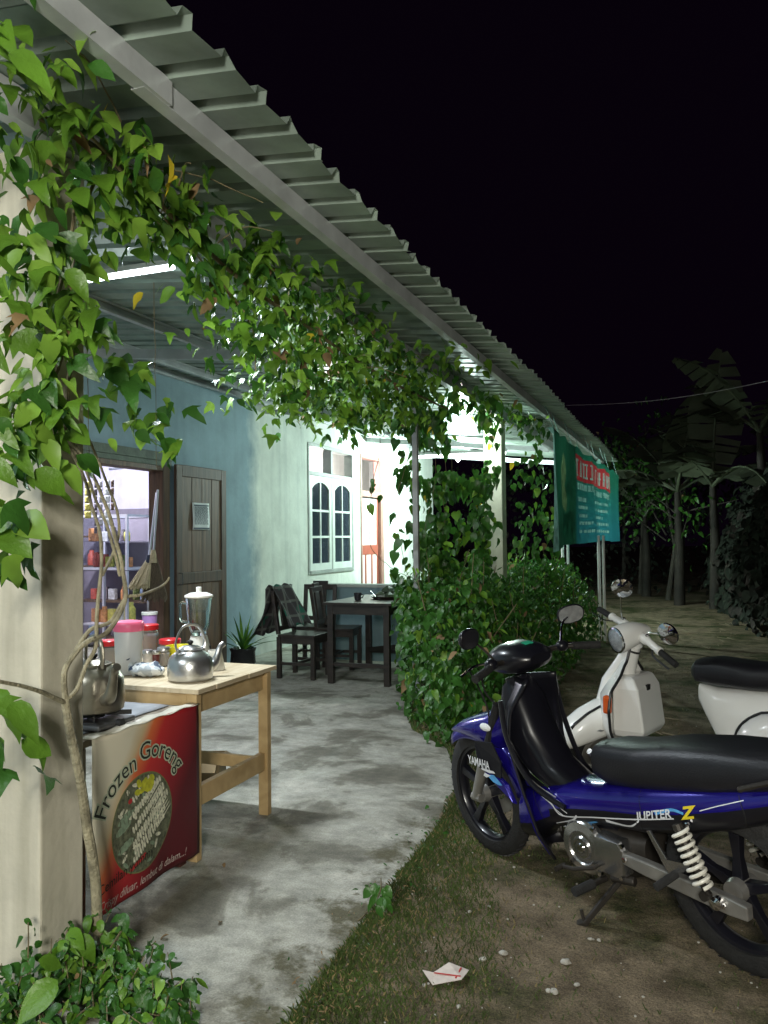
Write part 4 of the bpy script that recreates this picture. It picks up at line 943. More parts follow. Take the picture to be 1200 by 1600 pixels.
# ---------------- dark dining table and chairs ----------------
DARK = wood('black_stained_wood', (.035, .026, .02), (.014, .011, .01), rough=.35, scale=(2, 2, 10), s=3, bump=.08)
dt = thing('dining_table', 'black stained wooden dining table on the porch', 'table', (-3.42, 7.3, 0))
b = MB(); b.box((-.03, -.04, .785), (.7, 1.1, .81)); b.build('table_top', DARK, dt, bevel=.004)
for x, y in ((0, 0), (.6, 0), (0, 1.0), (.6, 1.0)):
    b = MB(); b.box((x, y, 0), (x + .06, y + .06, .7845)); b.build('leg', DARK, dt, bevel=.003)
b = MB(); b.box((.06, .01, .69), (.6, .03, .784)); b.box((.06, 1.03, .69), (.6, 1.05, .784)); b.box((.01, .06, .69), (.03, 1.0, .784)); b.box((.63, .06, .69), (.65, 1.0, .784)); b.build('apron', DARK, dt)
b = MB(); b.box((.06, .015, .17), (.6, .045, .21)); b.box((.06, 1.015, .17), (.6, 1.045, .21)); b.build('stretcher', DARK, dt, bevel=.002)
b = MB(); b.bar((.02, 1.03, .2), (.64, .5, .33), .03, .05); b.build('brace', DARK, dt)
def chair(loc, rz, label):
    """faces local +x, backrest at -x"""
    t = thing('dining_chair', label, 'chair', loc, rz, 'black wooden chairs at the dining table')
    b = MB(); b.box((-.2, -.21, .43), (.22, .21, .455)); b.build('seat', DARK, t, bevel=.005)
    for x, y in ((.17, -.2), (.17, .155)):
        b = MB(); b.box((x, y, 0), (x + .045, y + .045, .4295)); b.build('leg', DARK, t, bevel=.003)
    for y in (-.2, .155):
        b = MB(); b.box((-.22, y, 0), (-.175, y + .045, .4295)); b.build('leg', DARK, t, bevel=.003)
        b = MB(); b.bar((-.205, y + .022, .455), (-.27, y + .022, .9), .045, .035, upv=(1, 0, 0)); b.build('back_post', DARK, t, bevel=.003)
    b = MB(); b.box((-.174, -.19, .36), (.17, -.17, .4295)); b.box((-.174, .17, .36), (.17, .19, .4295)); b.box((.18, -.154, .36), (.2, .154, .4295)); b.box((-.2, -.154, .36), (-.18, .154, .4295)); b.build('apron', DARK, t)
    b = MB(); b.box((-.174, -.19, .14), (.17, -.165, .17)); b.box((-.174, .165, .14), (.17, .19, .17)); b.box((-.02, -.164, .145), (.01, .164, .17)); b.build('stretcher', DARK, t)
    b = MB(); b.bar((-.265, -.2, .875), (-.265, .2, .875), .03, .06); b.bar((-.272, -.09, .915), (-.272, .09, .915), .034, .06); b.build('top_rail', DARK, t, bevel=.004)
    b = MB(); b.bar((-.21, 0, .5), (-.262, 0, .845), .02, .15, upv=(0, 1, 0)); b.build('back_slat', DARK, t, bevel=.003)
    b = MB(); b.bar((-.212, -.155, .51), (-.212, .155, .51), .02, .05); b.build('lower_rail', DARK, t)
    return t
chair((-3.83, 7.6, 0), 0.0, 'nearest black wooden chair, with a plaid cloth over its back')
chair((-4.08, 8.36, 0), PI / 2 + PI * 0 + 3.3, 'black wooden chair with its slatted back turned to the viewer')
chair((-3.72, 8.25, 0), .15, 'black wooden chair tucked in behind the dining table')
# plaid cloth
def plaid():
    m = bpy.data.materials.new('plaid_cloth'); m.use_nodes = True; N = m.node_tree.nodes; L = m.node_tree.links; b = N['Principled BSDF']; b.inputs['Roughness'].default_value = .9
    tc = N.new('ShaderNodeTexCoord'); sep = N.new('ShaderNodeSeparateXYZ'); L.new(tc.outputs['Object'], sep.inputs[0]); prev = None
    for k, (ax, sc) in enumerate(((1, 55), (2, 42))):
        w = N.new('ShaderNodeMath'); w.operation = 'MULTIPLY'; w.inputs[1].default_value = sc; L.new(sep.outputs[ax], w.inputs[0])
        s = N.new('ShaderNodeMath'); s.operation = 'SINE'; L.new(w.outputs[0], s.inputs[0]); r = N.new('ShaderNodeMath'); r.operation = 'GREATER_THAN'; r.inputs[1].default_value = .86; L.new(s.outputs[0], r.inputs[0])
        if prev: ad = N.new('ShaderNodeMath'); ad.operation = 'MAXIMUM'; L.new(prev, ad.inputs[0]); L.new(r.outputs[0], ad.inputs[1]); prev = ad.outputs[0]
        else: prev = r.outputs[0]
    n = N.new('ShaderNodeTexNoise'); n.inputs['Scale'].default_value = 5; L.new(tc.outputs['Object'], n.inputs[0]); rr_ = N.new('ShaderNodeValToRGB'); e = rr_.color_ramp.elements; e[0].position = .58; e[0].color = (.03, .026, .028, 1); e[1].position = .62; e[1].color = (.01, .09, .06, 1); L.new(n.outputs[0], rr_.inputs[0])
    mx = N.new('ShaderNodeMix'); mx.data_type = 'RGBA'; L.new(prev, mx.inputs[0]); L.new(rr_.outputs[0], mx.inputs[6]); mx.inputs[7].default_value = (.09, .095, .085, 1); L.new(mx.outputs[2], b.inputs['Base Color']); return m
def clothfn(u, v):
    # v across the chair (y), u from front hang over the rail to the back hang
    s = u * 1.15; y = -.23 + .46 * v
    if s < .42: z = .93 - (.42 - s) * .95; x = .03 + (.42 - s) * .45 + .02 * math.sin(v * 14 + s * 6)
    elif s < .52: a = (s - .42) / .1 * PI; x = .03 * math.cos(a) - .0; z = .93 + .03 * math.sin(a)
    else: z = .93 - (s - .52) * .8; x = -.035 - (s - .52) * .28 - .025 * math.sin(v * 11 + s * 5)
    y *= 1 + .12 * math.sin(s * 7); return (x, y + .03 * math.sin(s * 9 + v * 2), z + .012 * math.sin(v * 17 + s * 3))
b = MB(); b.grid(clothfn, 36, 26); o = b.build('plaid_cloth', plaid(), smooth=True, solid=.004, loc=(-4.1, 7.6, 0)); tag(o, 'dark plaid cloth draped over the back of the nearest chair', 'cloth')
# on the dining table
tz = .81
cup = thing('coffee_cup', 'small dark cup on the near left of the dining table', 'cup', (-3.22, 7.62, tz))
b = MB(); b.lathe([(0, 0), (.03, 0), (.033, .01), (.042, .075), (.038, .075), (.028, .01), (0, .008)], n=20); b.build('bowl', M('dark_ceramic', (.03, .03, .035), .2, var=.1), cup, smooth=True)
b = MB(); b.tube(smooth_path([(.04, 0, .06), (.06, 0, .055), (.055, 0, .03), (.034, 0, .02)], 4), .005, 6); b.build('handle', MATS['dark_ceramic'], cup, smooth=True)
tr = thing('food_tray', 'dark round tray piled with banana leaf parcels on the dining table', 'tray', (-2.98, 7.86, tz))
b = MB(); b.lathe([(0, 0), (.15, 0), (.18, .03), (.185, .03), (.155, .004), (0, .006)], n=28); b.build('tray', DARK, tr, smooth=True)
PAR = M('banana_leaf_parcel', (.05, .07, .04), .35, var=.4, scale=12, bump=.2)
rr = random.Random(8)
for i in range(7):
    a = i * 1.05; R_ = .085 if i < 6 else 0; z = .012 if i < 6 else .07; b = MB(); s = .055
    vs = [(-s, -s, 0), (s, -s, 0), (s, s, 0), (-s, s, 0), (-s * .7, -s * .8, s * .7), (s * .7, -s * .8, s * .7), (s * .8, s * .7, s * .7), (-s * .7, s * .8, s * .7), (0, 0, s * 1.35)]
    b.add(vs, [(3, 2, 1, 0), (0, 1, 5, 4), (1, 2, 6, 5), (2, 3, 7, 6), (3, 0, 4, 7), (4, 5, 8), (5, 6, 8), (6, 7, 8), (7, 4, 8)])
    o = b.build('parcel', PAR, tr, bevel=.006, loc=(R_ * math.cos(a), R_ * math.sin(a), z)); o.rotation_euler.z = rr.random() * 3
br = thing('bread_bun', 'brown round bun beside the dark tray of leaf parcels', 'bun', (-2.78, 7.98, tz))
b = MB(); b.sphere((0, 0, .045), .09, 18, sc=(1, .8, .55)); b.v = [tuple(Vector(v) * (1 + .1 * mn.noise(Vector(v) * 15))) for v in b.v]; b.build('crust', M('brown_crust', (.3, .15, .09), .6, var=.3, scale=15, bump=.2), br, smooth=True)
sp_ = thing('spoon', 'metal spoon leaning between the cup and the tray', 'spoon', (-3.1, 7.74, tz + .004))
b = MB(); b.tube([(-.05, .06, .085), (.03, .0, .02), (.07, -.02, .006)], .004, 6); b.build('handle', ALU, sp_, smooth=True); b = MB(); b.sphere((.085, -.025, .006), .02, 12, sc=(1.3, .8, .35)); b.build('bowl', ALU, sp_, smooth=True)
# white tables beyond the bushes
def white_table(loc, rz, label):
    t = thing('white_table', label, 'table', loc, rz, 'white tables beyond the bushes')
    b = MB(); b.box((-.45, -.3, .73), (.45, .3, .75)); b.build('table_top', M('white_laminate', (.75, .76, .74), .4, var=.05), t, bevel=.004)
    for x in (-.42, .38):
        for y in (-.27, .23): b = MB(); b.box((x, y, 0), (x + .035, y + .035, .7295)); b.build('leg', M('white_laminate', (.75, .76, .74)), t)
white_table((-2.95, 11.1, 0), .1, 'white table showing over the bushes left of the pillar'); white_table((-2.75, 14.3, 0), -.1, 'white table showing over the bushes right of the pillar')

# ---------------- green banner under the eave ----------------
gbn = thing('menu_banner', 'long green and teal banner with a red heading hanging from the eave', 'banner', (0, 0, 0))
Pa, Pb, Pc = Vector((-1.34, 8.4, 0)), Vector((-1.33, 9.95, 0)), Vector((-1.16, 14.25, 0))
def gpt(u, v, off=0.0):
    if u < .3: p = Pa.lerp(Pb, u / .3); zt = 2.62 - .03 * u / .3
    else: p = Pb.lerp(Pc, (u - .3) / .7); zt = 2.59 - .06 * (u - .3) / .7
    sag = .05 * abs(math.sin(u * PI * 5.5)) * (v ** 6); z0 = 1.36 - .08 * (u < .3) * (1 - u / .3) + .015 * math.sin(u * 12); z = z0 + (zt - sag - z0) * v
    wv = .035 * math.sin(u * 26 + v * .7) * (1 - .5 * v) + .012 * math.sin(u * 60 + v * 3)
    return (p.x + wv + off, p.y, z)
def gmat():
    m = bpy.data.materials.new('green_teal_vinyl'); m.use_nodes = True; N = m.node_tree.nodes; L = m.node_tree.links; b = N['Principled BSDF']; b.inputs['Roughness'].default_value = .5
    g = N.new('ShaderNodeNewGeometry'); sp = N.new('ShaderNodeSeparateXYZ'); L.new(g.outputs['Position'], sp.inputs[0])
    r = N.new('ShaderNodeValToRGB'); e = r.color_ramp.elements; e[0].position = .15; e[0].color = (.02, .16, .19, 1); e[1].position = .75; e[1].color = (.015, .12, .075, 1)
    a = N.new('ShaderNodeMapRange'); a.inputs[1].default_value = 1.3; a.inputs[2].default_value = 2.65; L.new(sp.outputs[2], a.inputs[0]); L.new(a.outputs[0], r.inputs[0])
    q = N.new('ShaderNodeMapRange'); q.inputs[1].default_value = 9.9; q.inputs[2].default_value = 10.0; L.new(sp.outputs[1], q.inputs[0])
    mx = N.new('ShaderNodeMix'); mx.data_type = 'RGBA'; L.new(q.outputs[0], mx.inputs[0]); mx.inputs[6].default_value = (.015, .09, .05, 1); L.new(r.outputs[0], mx.inputs[7]); L.new(mx.outputs[2], b.inputs['Base Color'])
    t = N.new('ShaderNodeBsdfTranslucent'); L.new(mx.outputs[2], t.inputs[0]); ms = N.new('ShaderNodeMixShader'); ms.inputs[0].default_value = .25; L.new(b.outputs[0], ms.inputs[1]); L.new(t.outputs[0], ms.inputs[2]); L.new(ms.outputs[0], N['Material Output'].inputs[0]); return m
REDB = M('banner_red', (.34, .03, .035), .5, var=.25, scale=12, translu=.25); WHB = M('banner_white', (.2, .36, .32), .5, var=.35, scale=14, translu=.25); LFP = M('banner_leaf', (.1, .17, .08), .5, var=.2, translu=.25)
flat = MB()   # the print, laid out on the sheet's own u, v and then taken over cell by cell
qg = random.Random(3)
def marks(u0, u1, v0, h, cw, sw):
    """a line of worn print too faint to read: upright and cross strokes in letter-sized cells"""
    u = u0
    while u < u1:
        w = cw * qg.uniform(.7, 1.1)
        for k in range(3):
            if qg.random() < .75: x = u + w * k * .36; flat.add([(x, v0, 0), (x + sw, v0, 0), (x + sw, v0 + h, 0), (x, v0 + h, 0)], [(0, 1, 2, 3)])
        for z in (0, .45, .86):
            if qg.random() < .5: flat.add([(u, v0 + h * z, 0), (u + w * .72, v0 + h * z, 0), (u + w * .72, v0 + h * (z + .12), 0), (u, v0 + h * (z + .12), 0)], [(0, 1, 2, 3)])
        u += w * 1.25
marks(.325, .56, .7, .18, .03, .006); marks(.59, .81, .69, .18, .03, .006)
marks(.36, .56, .57, .06, .016, .004); marks(.58, .8, .55, .06, .016, .004)
for i in range(5):
    marks(.325, .325 + qg.uniform(.1, .2), .45 - i * .085, .035, .012, .004); marks(.58, .58 + qg.uniform(.12, .22), .44 - i * .085, .035, .012, .004)
ft = BVHTree.FromPolygons([Vector(v) for v in flat.v], [tuple(f) for f in flat.f])
def print_at(u, v):
    if ft.ray_cast(Vector((u, v, 1)), Vector((0, 0, -1)))[0]: return 2
    if .31 < u < .83 and .66 - .02 * (u - .3) < v < .92: return 1
    if u < .03: return 2
    for u0, v0, ln, bend in ((.14, .35, .5, .06), (.2, .3, .3, -.04)):
        s = (v - v0) / ln
        if 0 < s < 1 and abs(u - u0 - bend * math.sin(s * 2) * .6) < .022 * math.sin(PI * s): return 3
    return 0
NU, NV = 460, 90
b = MB(); b.grid(lambda u, v: gpt(u, v), NU, NV); b.m = [print_at((i + .5) / NU, (j + .5) / NV) for i in range(NU) for j in range(NV)]
b.build('vinyl', [gmat(), REDB, WHB, LFP], gbn, smooth=True)
for i in range(9):
    u = .02 + i * .12; q = Vector(gpt(u, 1)); b = MB(); b.tube([q, (q.x - .08, q.y, rz_(q.x - .08) - .02)], .004, 5); b.build('tie_cord', WHB, gbn)
for i, (u, w) in enumerate(((.08, .09), (.34, .05), (.6, .06), (.72, .06), (.84, .05))):
    b = MB(); b.grid(lambda s, t: (gpt(u + w * (s - .5) * 1.4, 1)[0] - .05 - .02 * t, gpt(u + w * (s - .5) * 1.4, 1)[1], gpt(u + w * (s - .5), 1)[2] + (-.02 + .09 * t) * math.sin(PI * s)), 8, 2); b.build('loose_flap', WHB, gbn, smooth=True)
PVC = M('white_pipe', (.75, .78, .76), .4, var=.08)
def pipe(p, z, label):
    b = MB(); b.tube([(0, 0, 0), (0, 0, z)], .02, 12); tag(b.build('white_pipe', PVC, smooth=True, loc=(p[0], p[1], 0)), label, 'pipe', 'white upright pipes below the green banner')
pipe((-1.807,12.2,0.845), 1.5, 'leftmost of the four white upright pipes under the green banner'); pipe((-1.727,12.2,0.846), 1.5, 'second white upright pipe from the left under the green banner')
pipe((-1.196,11.4,0.888), 1.45, 'third white upright pipe from the left under the green banner'); pipe((-1.132,11.4,0.889), 1.45, 'rightmost white upright pipe under the green banner')
# wire across the yard
wa, wb = Vector((-1.85,13.149,3.57)), Vector((1.518,10.162,3.327))
b = MB(); b.tube([wa.lerp(wb, i / 24) - Vector((0, 0, .12 * math.sin(PI * i / 24))) for i in range(25)], .005, 5); tag(b.build('overhead_wire', M('grey_wire', (.4, .4, .42), .5, var=.1), smooth=True), 'thin grey wire strung from the roof across the dark yard', 'wire')
# ---------------- passion vine on the near pillar and under the roof edge ----------------
rr = random.Random(21)
vine = thing('passion_vine', 'lush broad-leaved passion vine climbing the near pillar and running under the roof edge', 'vine', (0, 0, 0))
def cluster(L, c, rad, n, s0, s1, kinds, r, w=(50, 32, 15, .4, 2), droop=.7, face=(.3, -.8, .3)):
    c = Vector(c)
    for i in range(n):
        v = Vector((r.gauss(0, 1), r.gauss(0, 1), r.gauss(0, 1))) * .52
        p = c + Vector((v.x * rad[0], v.y * rad[1], v.z * rad[2]))
        L.append(((p.x, p.y, p.z), r.uniform(s0, s1), r.choice(kinds), leaf_frame(r, droop, face), mi_pick(r, w)))
VL = []
near_c = [(-1.586,1.52,2.756),(-1.626,1.657,2.761),(-1.82,1.757,2.747),(-1.781,1.866,2.776),(-1.82,1.989,2.723),(-1.82,1.782,2.588),(-1.82,1.856,2.504),(-1.82,1.76,2.352),(-1.82,2.018,2.59),(-1.82,2.107,2.541),(-1.82,1.883,2.376),(-1.82,2.048,2.371),(-1.82,1.772,2.243),(-1.82,1.909,2.246),(-1.82,1.785,2.133),(-1.82,1.859,2.076),(-1.82,1.95,2.137),(-1.82,1.774,1.98),(-1.82,1.885,1.964),(-1.82,1.763,1.867),(-1.82,1.86,1.844),(-1.82,1.811,1.742),(-1.82,1.925,1.754),(-1.82,1.764,1.681),(-1.82,2.138,2.748),(-1.82,2.235,2.657),(-1.82,2.019,2.196)]
for c in near_c: cluster(VL, c, (.13, .16, .13), 18, .04, .12, ('lobed', 'ovate', 'narrow', 'lobed', 'ovate'), rr, w=(46, 22, 30, .2, 2))
low_c = [(-1.8,1.734,1.533),(-1.8,1.723,1.406),(-1.8,1.737,0.992),(-1.8,1.749,0.846),(-1.8,1.722,0.942)]
for c in low_c: cluster(VL, c, (.06, .08, .05), 5, .08, .13, ('ovate', 'lobed'), rr)
hang_c = [(-1.95,2.342,2.11),(-1.95,2.395,2.025),(-1.95,2.486,1.944),(-1.95,2.583,1.908),(-1.95,2.686,1.973),(-1.95,2.259,1.911),(-1.95,2.449,2.108),(-1.95,2.664,1.867)]
for c in hang_c: cluster(VL, c, (.07, .08, .06), 6, .07, .12, ('lobed', 'ovate'), rr, w=(30, 45, 25, 0, 0))
band1 = [(-1.85,2.305,2.783),(-1.9,2.518,2.785),(-1.762,2.488,2.774),(-1.9,2.557,2.675),(-1.9,2.771,2.78),(-1.9,2.962,2.739),(-1.9,2.726,2.605),(-1.9,3.12,2.675),(-1.9,2.912,2.555),(-1.799,3.119,2.778),(-1.9,2.557,2.499),(-1.9,2.423,2.674),(-1.641,2.015,2.762)]
for c in band1: cluster(VL, c, (.17, .2, .13), 34, .055, .1, ('lobed', 'ovate', 'narrow', 'ovate'), rr)
band2 = [(-1.92,3.387,2.699),(-1.92,3.652,2.677),(-1.92,3.324,2.526),(-1.92,3.58,2.461),(-1.92,3.872,2.633),(-1.92,3.446,2.335),(-1.92,3.948,2.439),(-1.92,3.717,2.256),(-1.92,4.204,2.604),(-1.92,4.385,2.452),(-1.92,4.111,2.289),(-1.92,4.588,2.652),(-1.92,4.687,2.387),(-1.92,4.38,2.219),(-1.92,5.034,2.62),(-1.92,5.152,2.421),(-1.92,4.906,2.253),(-1.816,3.593,2.78),(-1.855,4.066,2.784),(-1.92,3.576,2.166),(-1.92,4.025,2.167),(-1.92,4.59,2.733),(-1.92,5.29,2.716),(-1.92,3.323,2.402)]
for c in band2: cluster(VL, c, (.22, .38, .13), 78, .045, .085, ('lobed', 'ovate', 'narrow', 'lobed'), rr)
band3 = [(-1.92,5.56,2.534),(-1.92,6.032,2.767),(-1.92,6.375,2.618),(-1.92,6.979,2.774),(-1.92,7.429,2.665),(-1.92,5.701,2.364),(-1.861,8.272,2.784),(-1.751,8.73,2.773),(-1.644,5.633,2.762)]
for c in band3: cluster(VL, c, (.28, .7, .12), 46, .05, .09, ('ovate', 'narrow', 'heart'), rr)
VL = [l for l in VL if l[0][2] < rz_(l[0][0]) - .03 and not (-2.26 < l[0][0] < -1.97 and 2.0 < l[0][1] < 2.3)]
def clear_of(L, target, rad):
    a = CAMP; d = (Vector(target) - a); n = d.length; d.normalize()
    return [l for l in L if not (0 < (Vector(l[0]) - a).dot(d) < n and ((Vector(l[0]) - a) - d * (Vector(l[0]) - a).dot(d)).length < rad)]
TUBE = [(-2.9 + .08 * i, 3.635, rz_(-2.9) - .06) for i in range(-3, 4)]
for t_ in TUBE: VL = clear_of(VL, t_, .055)
BULBS = [(-3.692,13.2,2.836), (-2.37, 8.6, 2.72)]
LT = [(-3.893,11.6,2.727), (-2.505,11.6,2.634)]; LT = [Vector(LT[0]).lerp(Vector(LT[1]), i / 16) for i in range(17)]
for t_ in BULBS: VL = clear_of(VL, t_, .1)
for t_ in LT: VL = clear_of(VL, t_, .05)
foliage(vine, VL, LG, 300)
Y_ = [((-1.55,2.127,2.694), .13), ((-1.55,2.147,2.629), .09)]
for i, (p, s) in enumerate(Y_):
    o = bpy.data.objects.new('leaf', bpy.data.meshes.new('leaf')); o.data.from_pydata(LEAFK['ovate0'][0].tolist(), [], LEAFK['ovate0'][1]); o.data.materials.append(LG[3]); COL.objects.link(o); o.parent = vine
    o.matrix_local = Matrix.Translation(Vector(p)) @ Matrix.Rotation(PI / 2 + i * .6, 4, 'Z') @ Matrix.Rotation(1.2 + i, 4, 'Y') @ Matrix.Rotation(1.0, 4, 'X') @ Matrix.Diagonal((s, s, s, 1)); o['label'] = 'yellowed leaf'
def stem(path, r0, r1, parent=vine, mat=STEM, k=5, wob=.006, nm='stem', n=7):
    pts = smooth_path(path, k); pts = [p + Vector(mn.noise_vector(p * 9)) * wob for p in pts]
    b = MB(); b.tube(pts, [r0 + (r1 - r0) * i / (len(pts) - 1) for i in range(len(pts))], n); return b.build(nm, mat, parent, smooth=True)
# woody stems in front of the pillar: a little tree of their own
tk = thing('climber_trunk', 'bare pale climbing trunk forking in front of the near pillar', 'trunk', (0, 0, 0))
stem([(-1.935,2.271,0),(-1.93,2.246,0.143),(-1.92,2.228,0.281),(-1.92,2.196,0.443),(-1.91,2.154,0.586),(-1.9,2.107,0.746),(-1.9,2.077,0.857),(-1.9,2.063,0.938)], .019, .014, tk, BARK, nm='trunk', n=10)
stem([(-1.9,2.063,0.932),(-1.9,2.118,0.963),(-1.9,2.157,1.031),(-1.88,2.18,1.093),(-1.88,2.186,1.2),(-1.88,2.204,1.328),(-1.88,2.204,1.437),(-1.88,2.172,1.546),(-1.88,2.117,1.672),(-1.86,2.031,1.747)], .008, .005, tk, BARK, nm='branch')
stem([(-1.9,2.063,0.938),(-1.9,2.054,1.016),(-1.9,2.088,1.062),(-1.88,2.134,1.109),(-1.87,2.215,1.132),(-1.87,2.29,1.19),(-1.87,2.317,1.267),(-1.87,2.297,1.369),(-1.87,2.25,1.481),(-1.87,2.218,1.569),(-1.87,2.167,1.653),(-1.87,2.076,1.753),(-1.86,1.953,1.86)], .0105, .005, tk, BARK, nm='branch')
stem([(-1.9,2.088,1.062),(-1.9,2.172,1.147),(-1.88,2.259,1.171),(-1.88,2.326,1.243),(-1.85,2.358,1.253),(-1.85,2.45,1.265),(-1.85,2.519,1.285),(-1.85,2.546,1.307)], .008, .004, tk, BARK, nm='branch')
stem([(-1.9,2.066,0.925),(-1.88,1.965,0.972),(-1.86,1.855,1.016),(-1.82,1.678,1.073)], .009, .005, tk, BARK, nm='branch')
stem([(-1.88,2.211,1.328),(-1.9,2.293,1.414),(-1.9,2.32,1.504),(-1.9,2.266,1.638),(-1.9,2.17,1.785),(-1.9,2.115,1.865)], .006, .004, tk, BARK, nm='branch')
stem([(-1.88,2.302,1.324),(-1.9,2.273,1.459),(-1.9,2.202,1.591),(-1.88,2.111,1.714),(-1.86,2.008,1.766)], .006, .004, tk, BARK, nm='branch')
stem([(-1.88,2.03,1.769),(-1.88,2.052,1.959),(-1.88,2.086,2.178),(-1.88,2.071,2.344),(-1.88,2.115,2.531),(-1.86,2.185,2.755)], .008, .006)
stem([(-1.87,1.911,1.854),(-1.87,2.004,2.033),(-1.87,1.984,2.192),(-1.87,2.031,2.372),(-1.85,2.051,2.588)], .008, .005)
stem([(-1.85,1.886,2.76),(-1.85,2.173,2.77),(-1.85,2.53,2.707),(-1.85,3.091,2.602),(-1.85,3.731,2.556),(-1.85,4.848,2.493),(-1.85,6.321,2.498)], .012, .008)
stem([(-1.8,2.024,2.777),(-1.85,2.377,2.719),(-1.9,2.77,2.646),(-1.95,3.316,2.496),(-1.95,3.374,2.261)], .006, .003, mat=M('dry_stem', (.3, .24, .13), .8, var=.3))
for i in range(26):
    a = Vector(rr.choice(band2 + band1)); q = a + Vector((rr.uniform(-.3, .4), rr.uniform(-.5, .5), rr.uniform(-.1, .12)))
    if q.z < rz_(q.x) - .03: stem([a, (a + q) / 2 + Vector((0, 0, .04)), q], .003, .0015, mat=MATS['dry_stem'] if i % 2 else STEM, n=5)
for p in [(-1.95,2.207,2.373),(-2,2.65,2.489)]:
    stem([Vector(p), Vector(p) + Vector((.01, 0, -.35)), Vector(p) + Vector((0, .02, -.75))], .0015, .001, n=4)

# ---------------- heart-leaved vine hanging by the steel post ----------------
hv = thing('heart_leaf_vine', 'dark heart-leaved vine hanging in strands around the white steel post', 'vine', (0, 0, 0))
HL = []; HW = (12, 70, 3, .3, 1)
def strand(pts, n, s0, s1, L=HL, kinds=('heart',), parent=hv, w=HW):
    path = smooth_path(pts, 8); b = MB(); b.tube([p + Vector(mn.noise_vector(p * 5)) * .02 for p in path], .0025, 5); b.build('stem', STEM, parent, smooth=True)
    for i in range(n):
        p = path[int(rr.random() * (len(path) - 1))] + Vector((rr.gauss(0, .03), rr.gauss(0, .03), -.02)); L.append((tuple(p), rr.uniform(s0, s1), rr.choice(kinds), leaf_frame(rr, 1.6, (.3, -1, .2)), mi_pick(rr, w)))
strand([(-2.2,5.764,2.64),(-2.25,5.847,2.456),(-2.3,5.867,2.056),(-2.3,5.725,1.796),(-2.3,5.679,1.499),(-2.3,5.847,1.299),(-2.3,6.604,1.084)], 12, .06, .1)
strand([(-2.3,6.75,2.821),(-2.35,6.787,2.253),(-2.35,6.471,1.833),(-2.35,6.461,1.503),(-2.35,6.749,1.105)], 12, .08, .15)
strand([(-2.251,6.784,2.824),(-2.35,7.061,2.28),(-2.35,6.947,1.68),(-2.35,7.112,1.087)], 26, .08, .15)
for x0 in [(-2.378,7.416,2.694),(-2.339,7.584,2.716),(-2.302,7.728,2.734),(-2.1,8.4,2.819),(-2.05,8.544,2.837)]:
    x0 = Vector(x0); q = x0 + Vector((rr.uniform(-.1, .1), rr.uniform(-.2, .2), -1.75)); strand([x0, x0 + Vector((.05, .1, -.6)), q + Vector((-.05, 0, .6)), q], 44, .07, .125)
cc = [(-2.562,7.6,2.474),(-2.326,7.6,2.525),(-2.634,7.6,2.09),(-2.433,7.6,1.955),(-2.168,7.6,2.009),(-1.911,7.6,1.938),(-2.371,7.6,1.571),(-2.11,7.6,1.504),(-1.884,7.6,1.563),(-2.244,7.6,1.19),(-1.953,7.6,1.191),(-2.557,7.6,2.862),(-2.224,7.6,2.71),(-1.836,7.6,2.684),(-2.628,7.6,2.608),(-2.475,7.6,1.317),(-2.312,7.6,1.064)]
for c in cc: cluster(HL, c, (.12, .3, .16), 38, .06, .12, ('heart', 'heart', 'ovate'), rr, w=HW, droop=1.5)
cc2 = [(-1.847,9.6,2.9),(-1.695,9.6,2.774),(-1.897,9.6,2.204),(-1.63,9.6,2.041),(-1.788,9.6,1.738),(-1.56,9.6,1.733),(-1.909,9.6,1.432),(-1.642,9.6,1.353),(-1.487,9.6,1.58),(-1.74,9.6,2.352),(-1.837,9.6,1.124),(-1.571,9.6,1.049)]
for c in cc2: cluster(HL, c, (.14, .3, .2), 20, .06, .12, ('heart', 'ovate'), rr, w=HW, droop=1.5)
for t_ in BULBS: HL = clear_of(HL, t_, .16)
for t_ in LT: HL = clear_of(HL, t_, .055)
foliage(hv, HL, LG, 300)

# ---------------- bushes in the planting strip ----------------
bu = thing('bushes', 'dense dark green shrubs filling the strip between the pillars', 'bush', (0, 0, 0))
BL = []; rb = random.Random(31)
def bush_top(x, y):
    h = 1.02 + .12 * mn.noise(Vector((x * 1.6, y * 1.2, 0))) + .08 * mn.noise(Vector((x * 5, y * 5, 3)))
    h *= min(1, max(.0, (y - 5.35) / .55)) ** .45; h *= min(1, max(0, (-1.28 + .28 * mn.noise(Vector((0, y * 1.1, 4))) - x) / .4)) ** .45
    h *= .7 + .3 * min(1, max(0, (x + 2.95) / .25)); return h
n = 0
while n < 15500:
    y = 5.4 + 6.8 * rb.random() ** 1.5; x = rb.uniform(-2.85, -1.05)
    if y < 8.7 and x < edge_x(y) - .0 : 
        if x < edge_x(y) - .1: continue
    if x < -2.7: continue
    h = bush_top(x, y)
    if h < .08: continue
    z = h * (1 - rb.random() ** 2.0 * .98); k = rb.random()
    if y < 7.2: kinds, s = (('ovate', 'heart'), rb.uniform(.05, .095)) if k < .55 else (('narrow', 'ovate'), rb.uniform(.035, .07))
    else: kinds, s = ('narrow', 'ovate'), rb.uniform(.05, .09)
    BL.append(((x + rb.gauss(0, .03), y + rb.gauss(0, .03), max(z + rb.gauss(0, .05), .02)), s, rb.choice(kinds), leaf_frame(rb, .7, (.4, -.6, .4)), mi_pick(rb, (10, 86, 1.5, .05, 2)))); n += 1
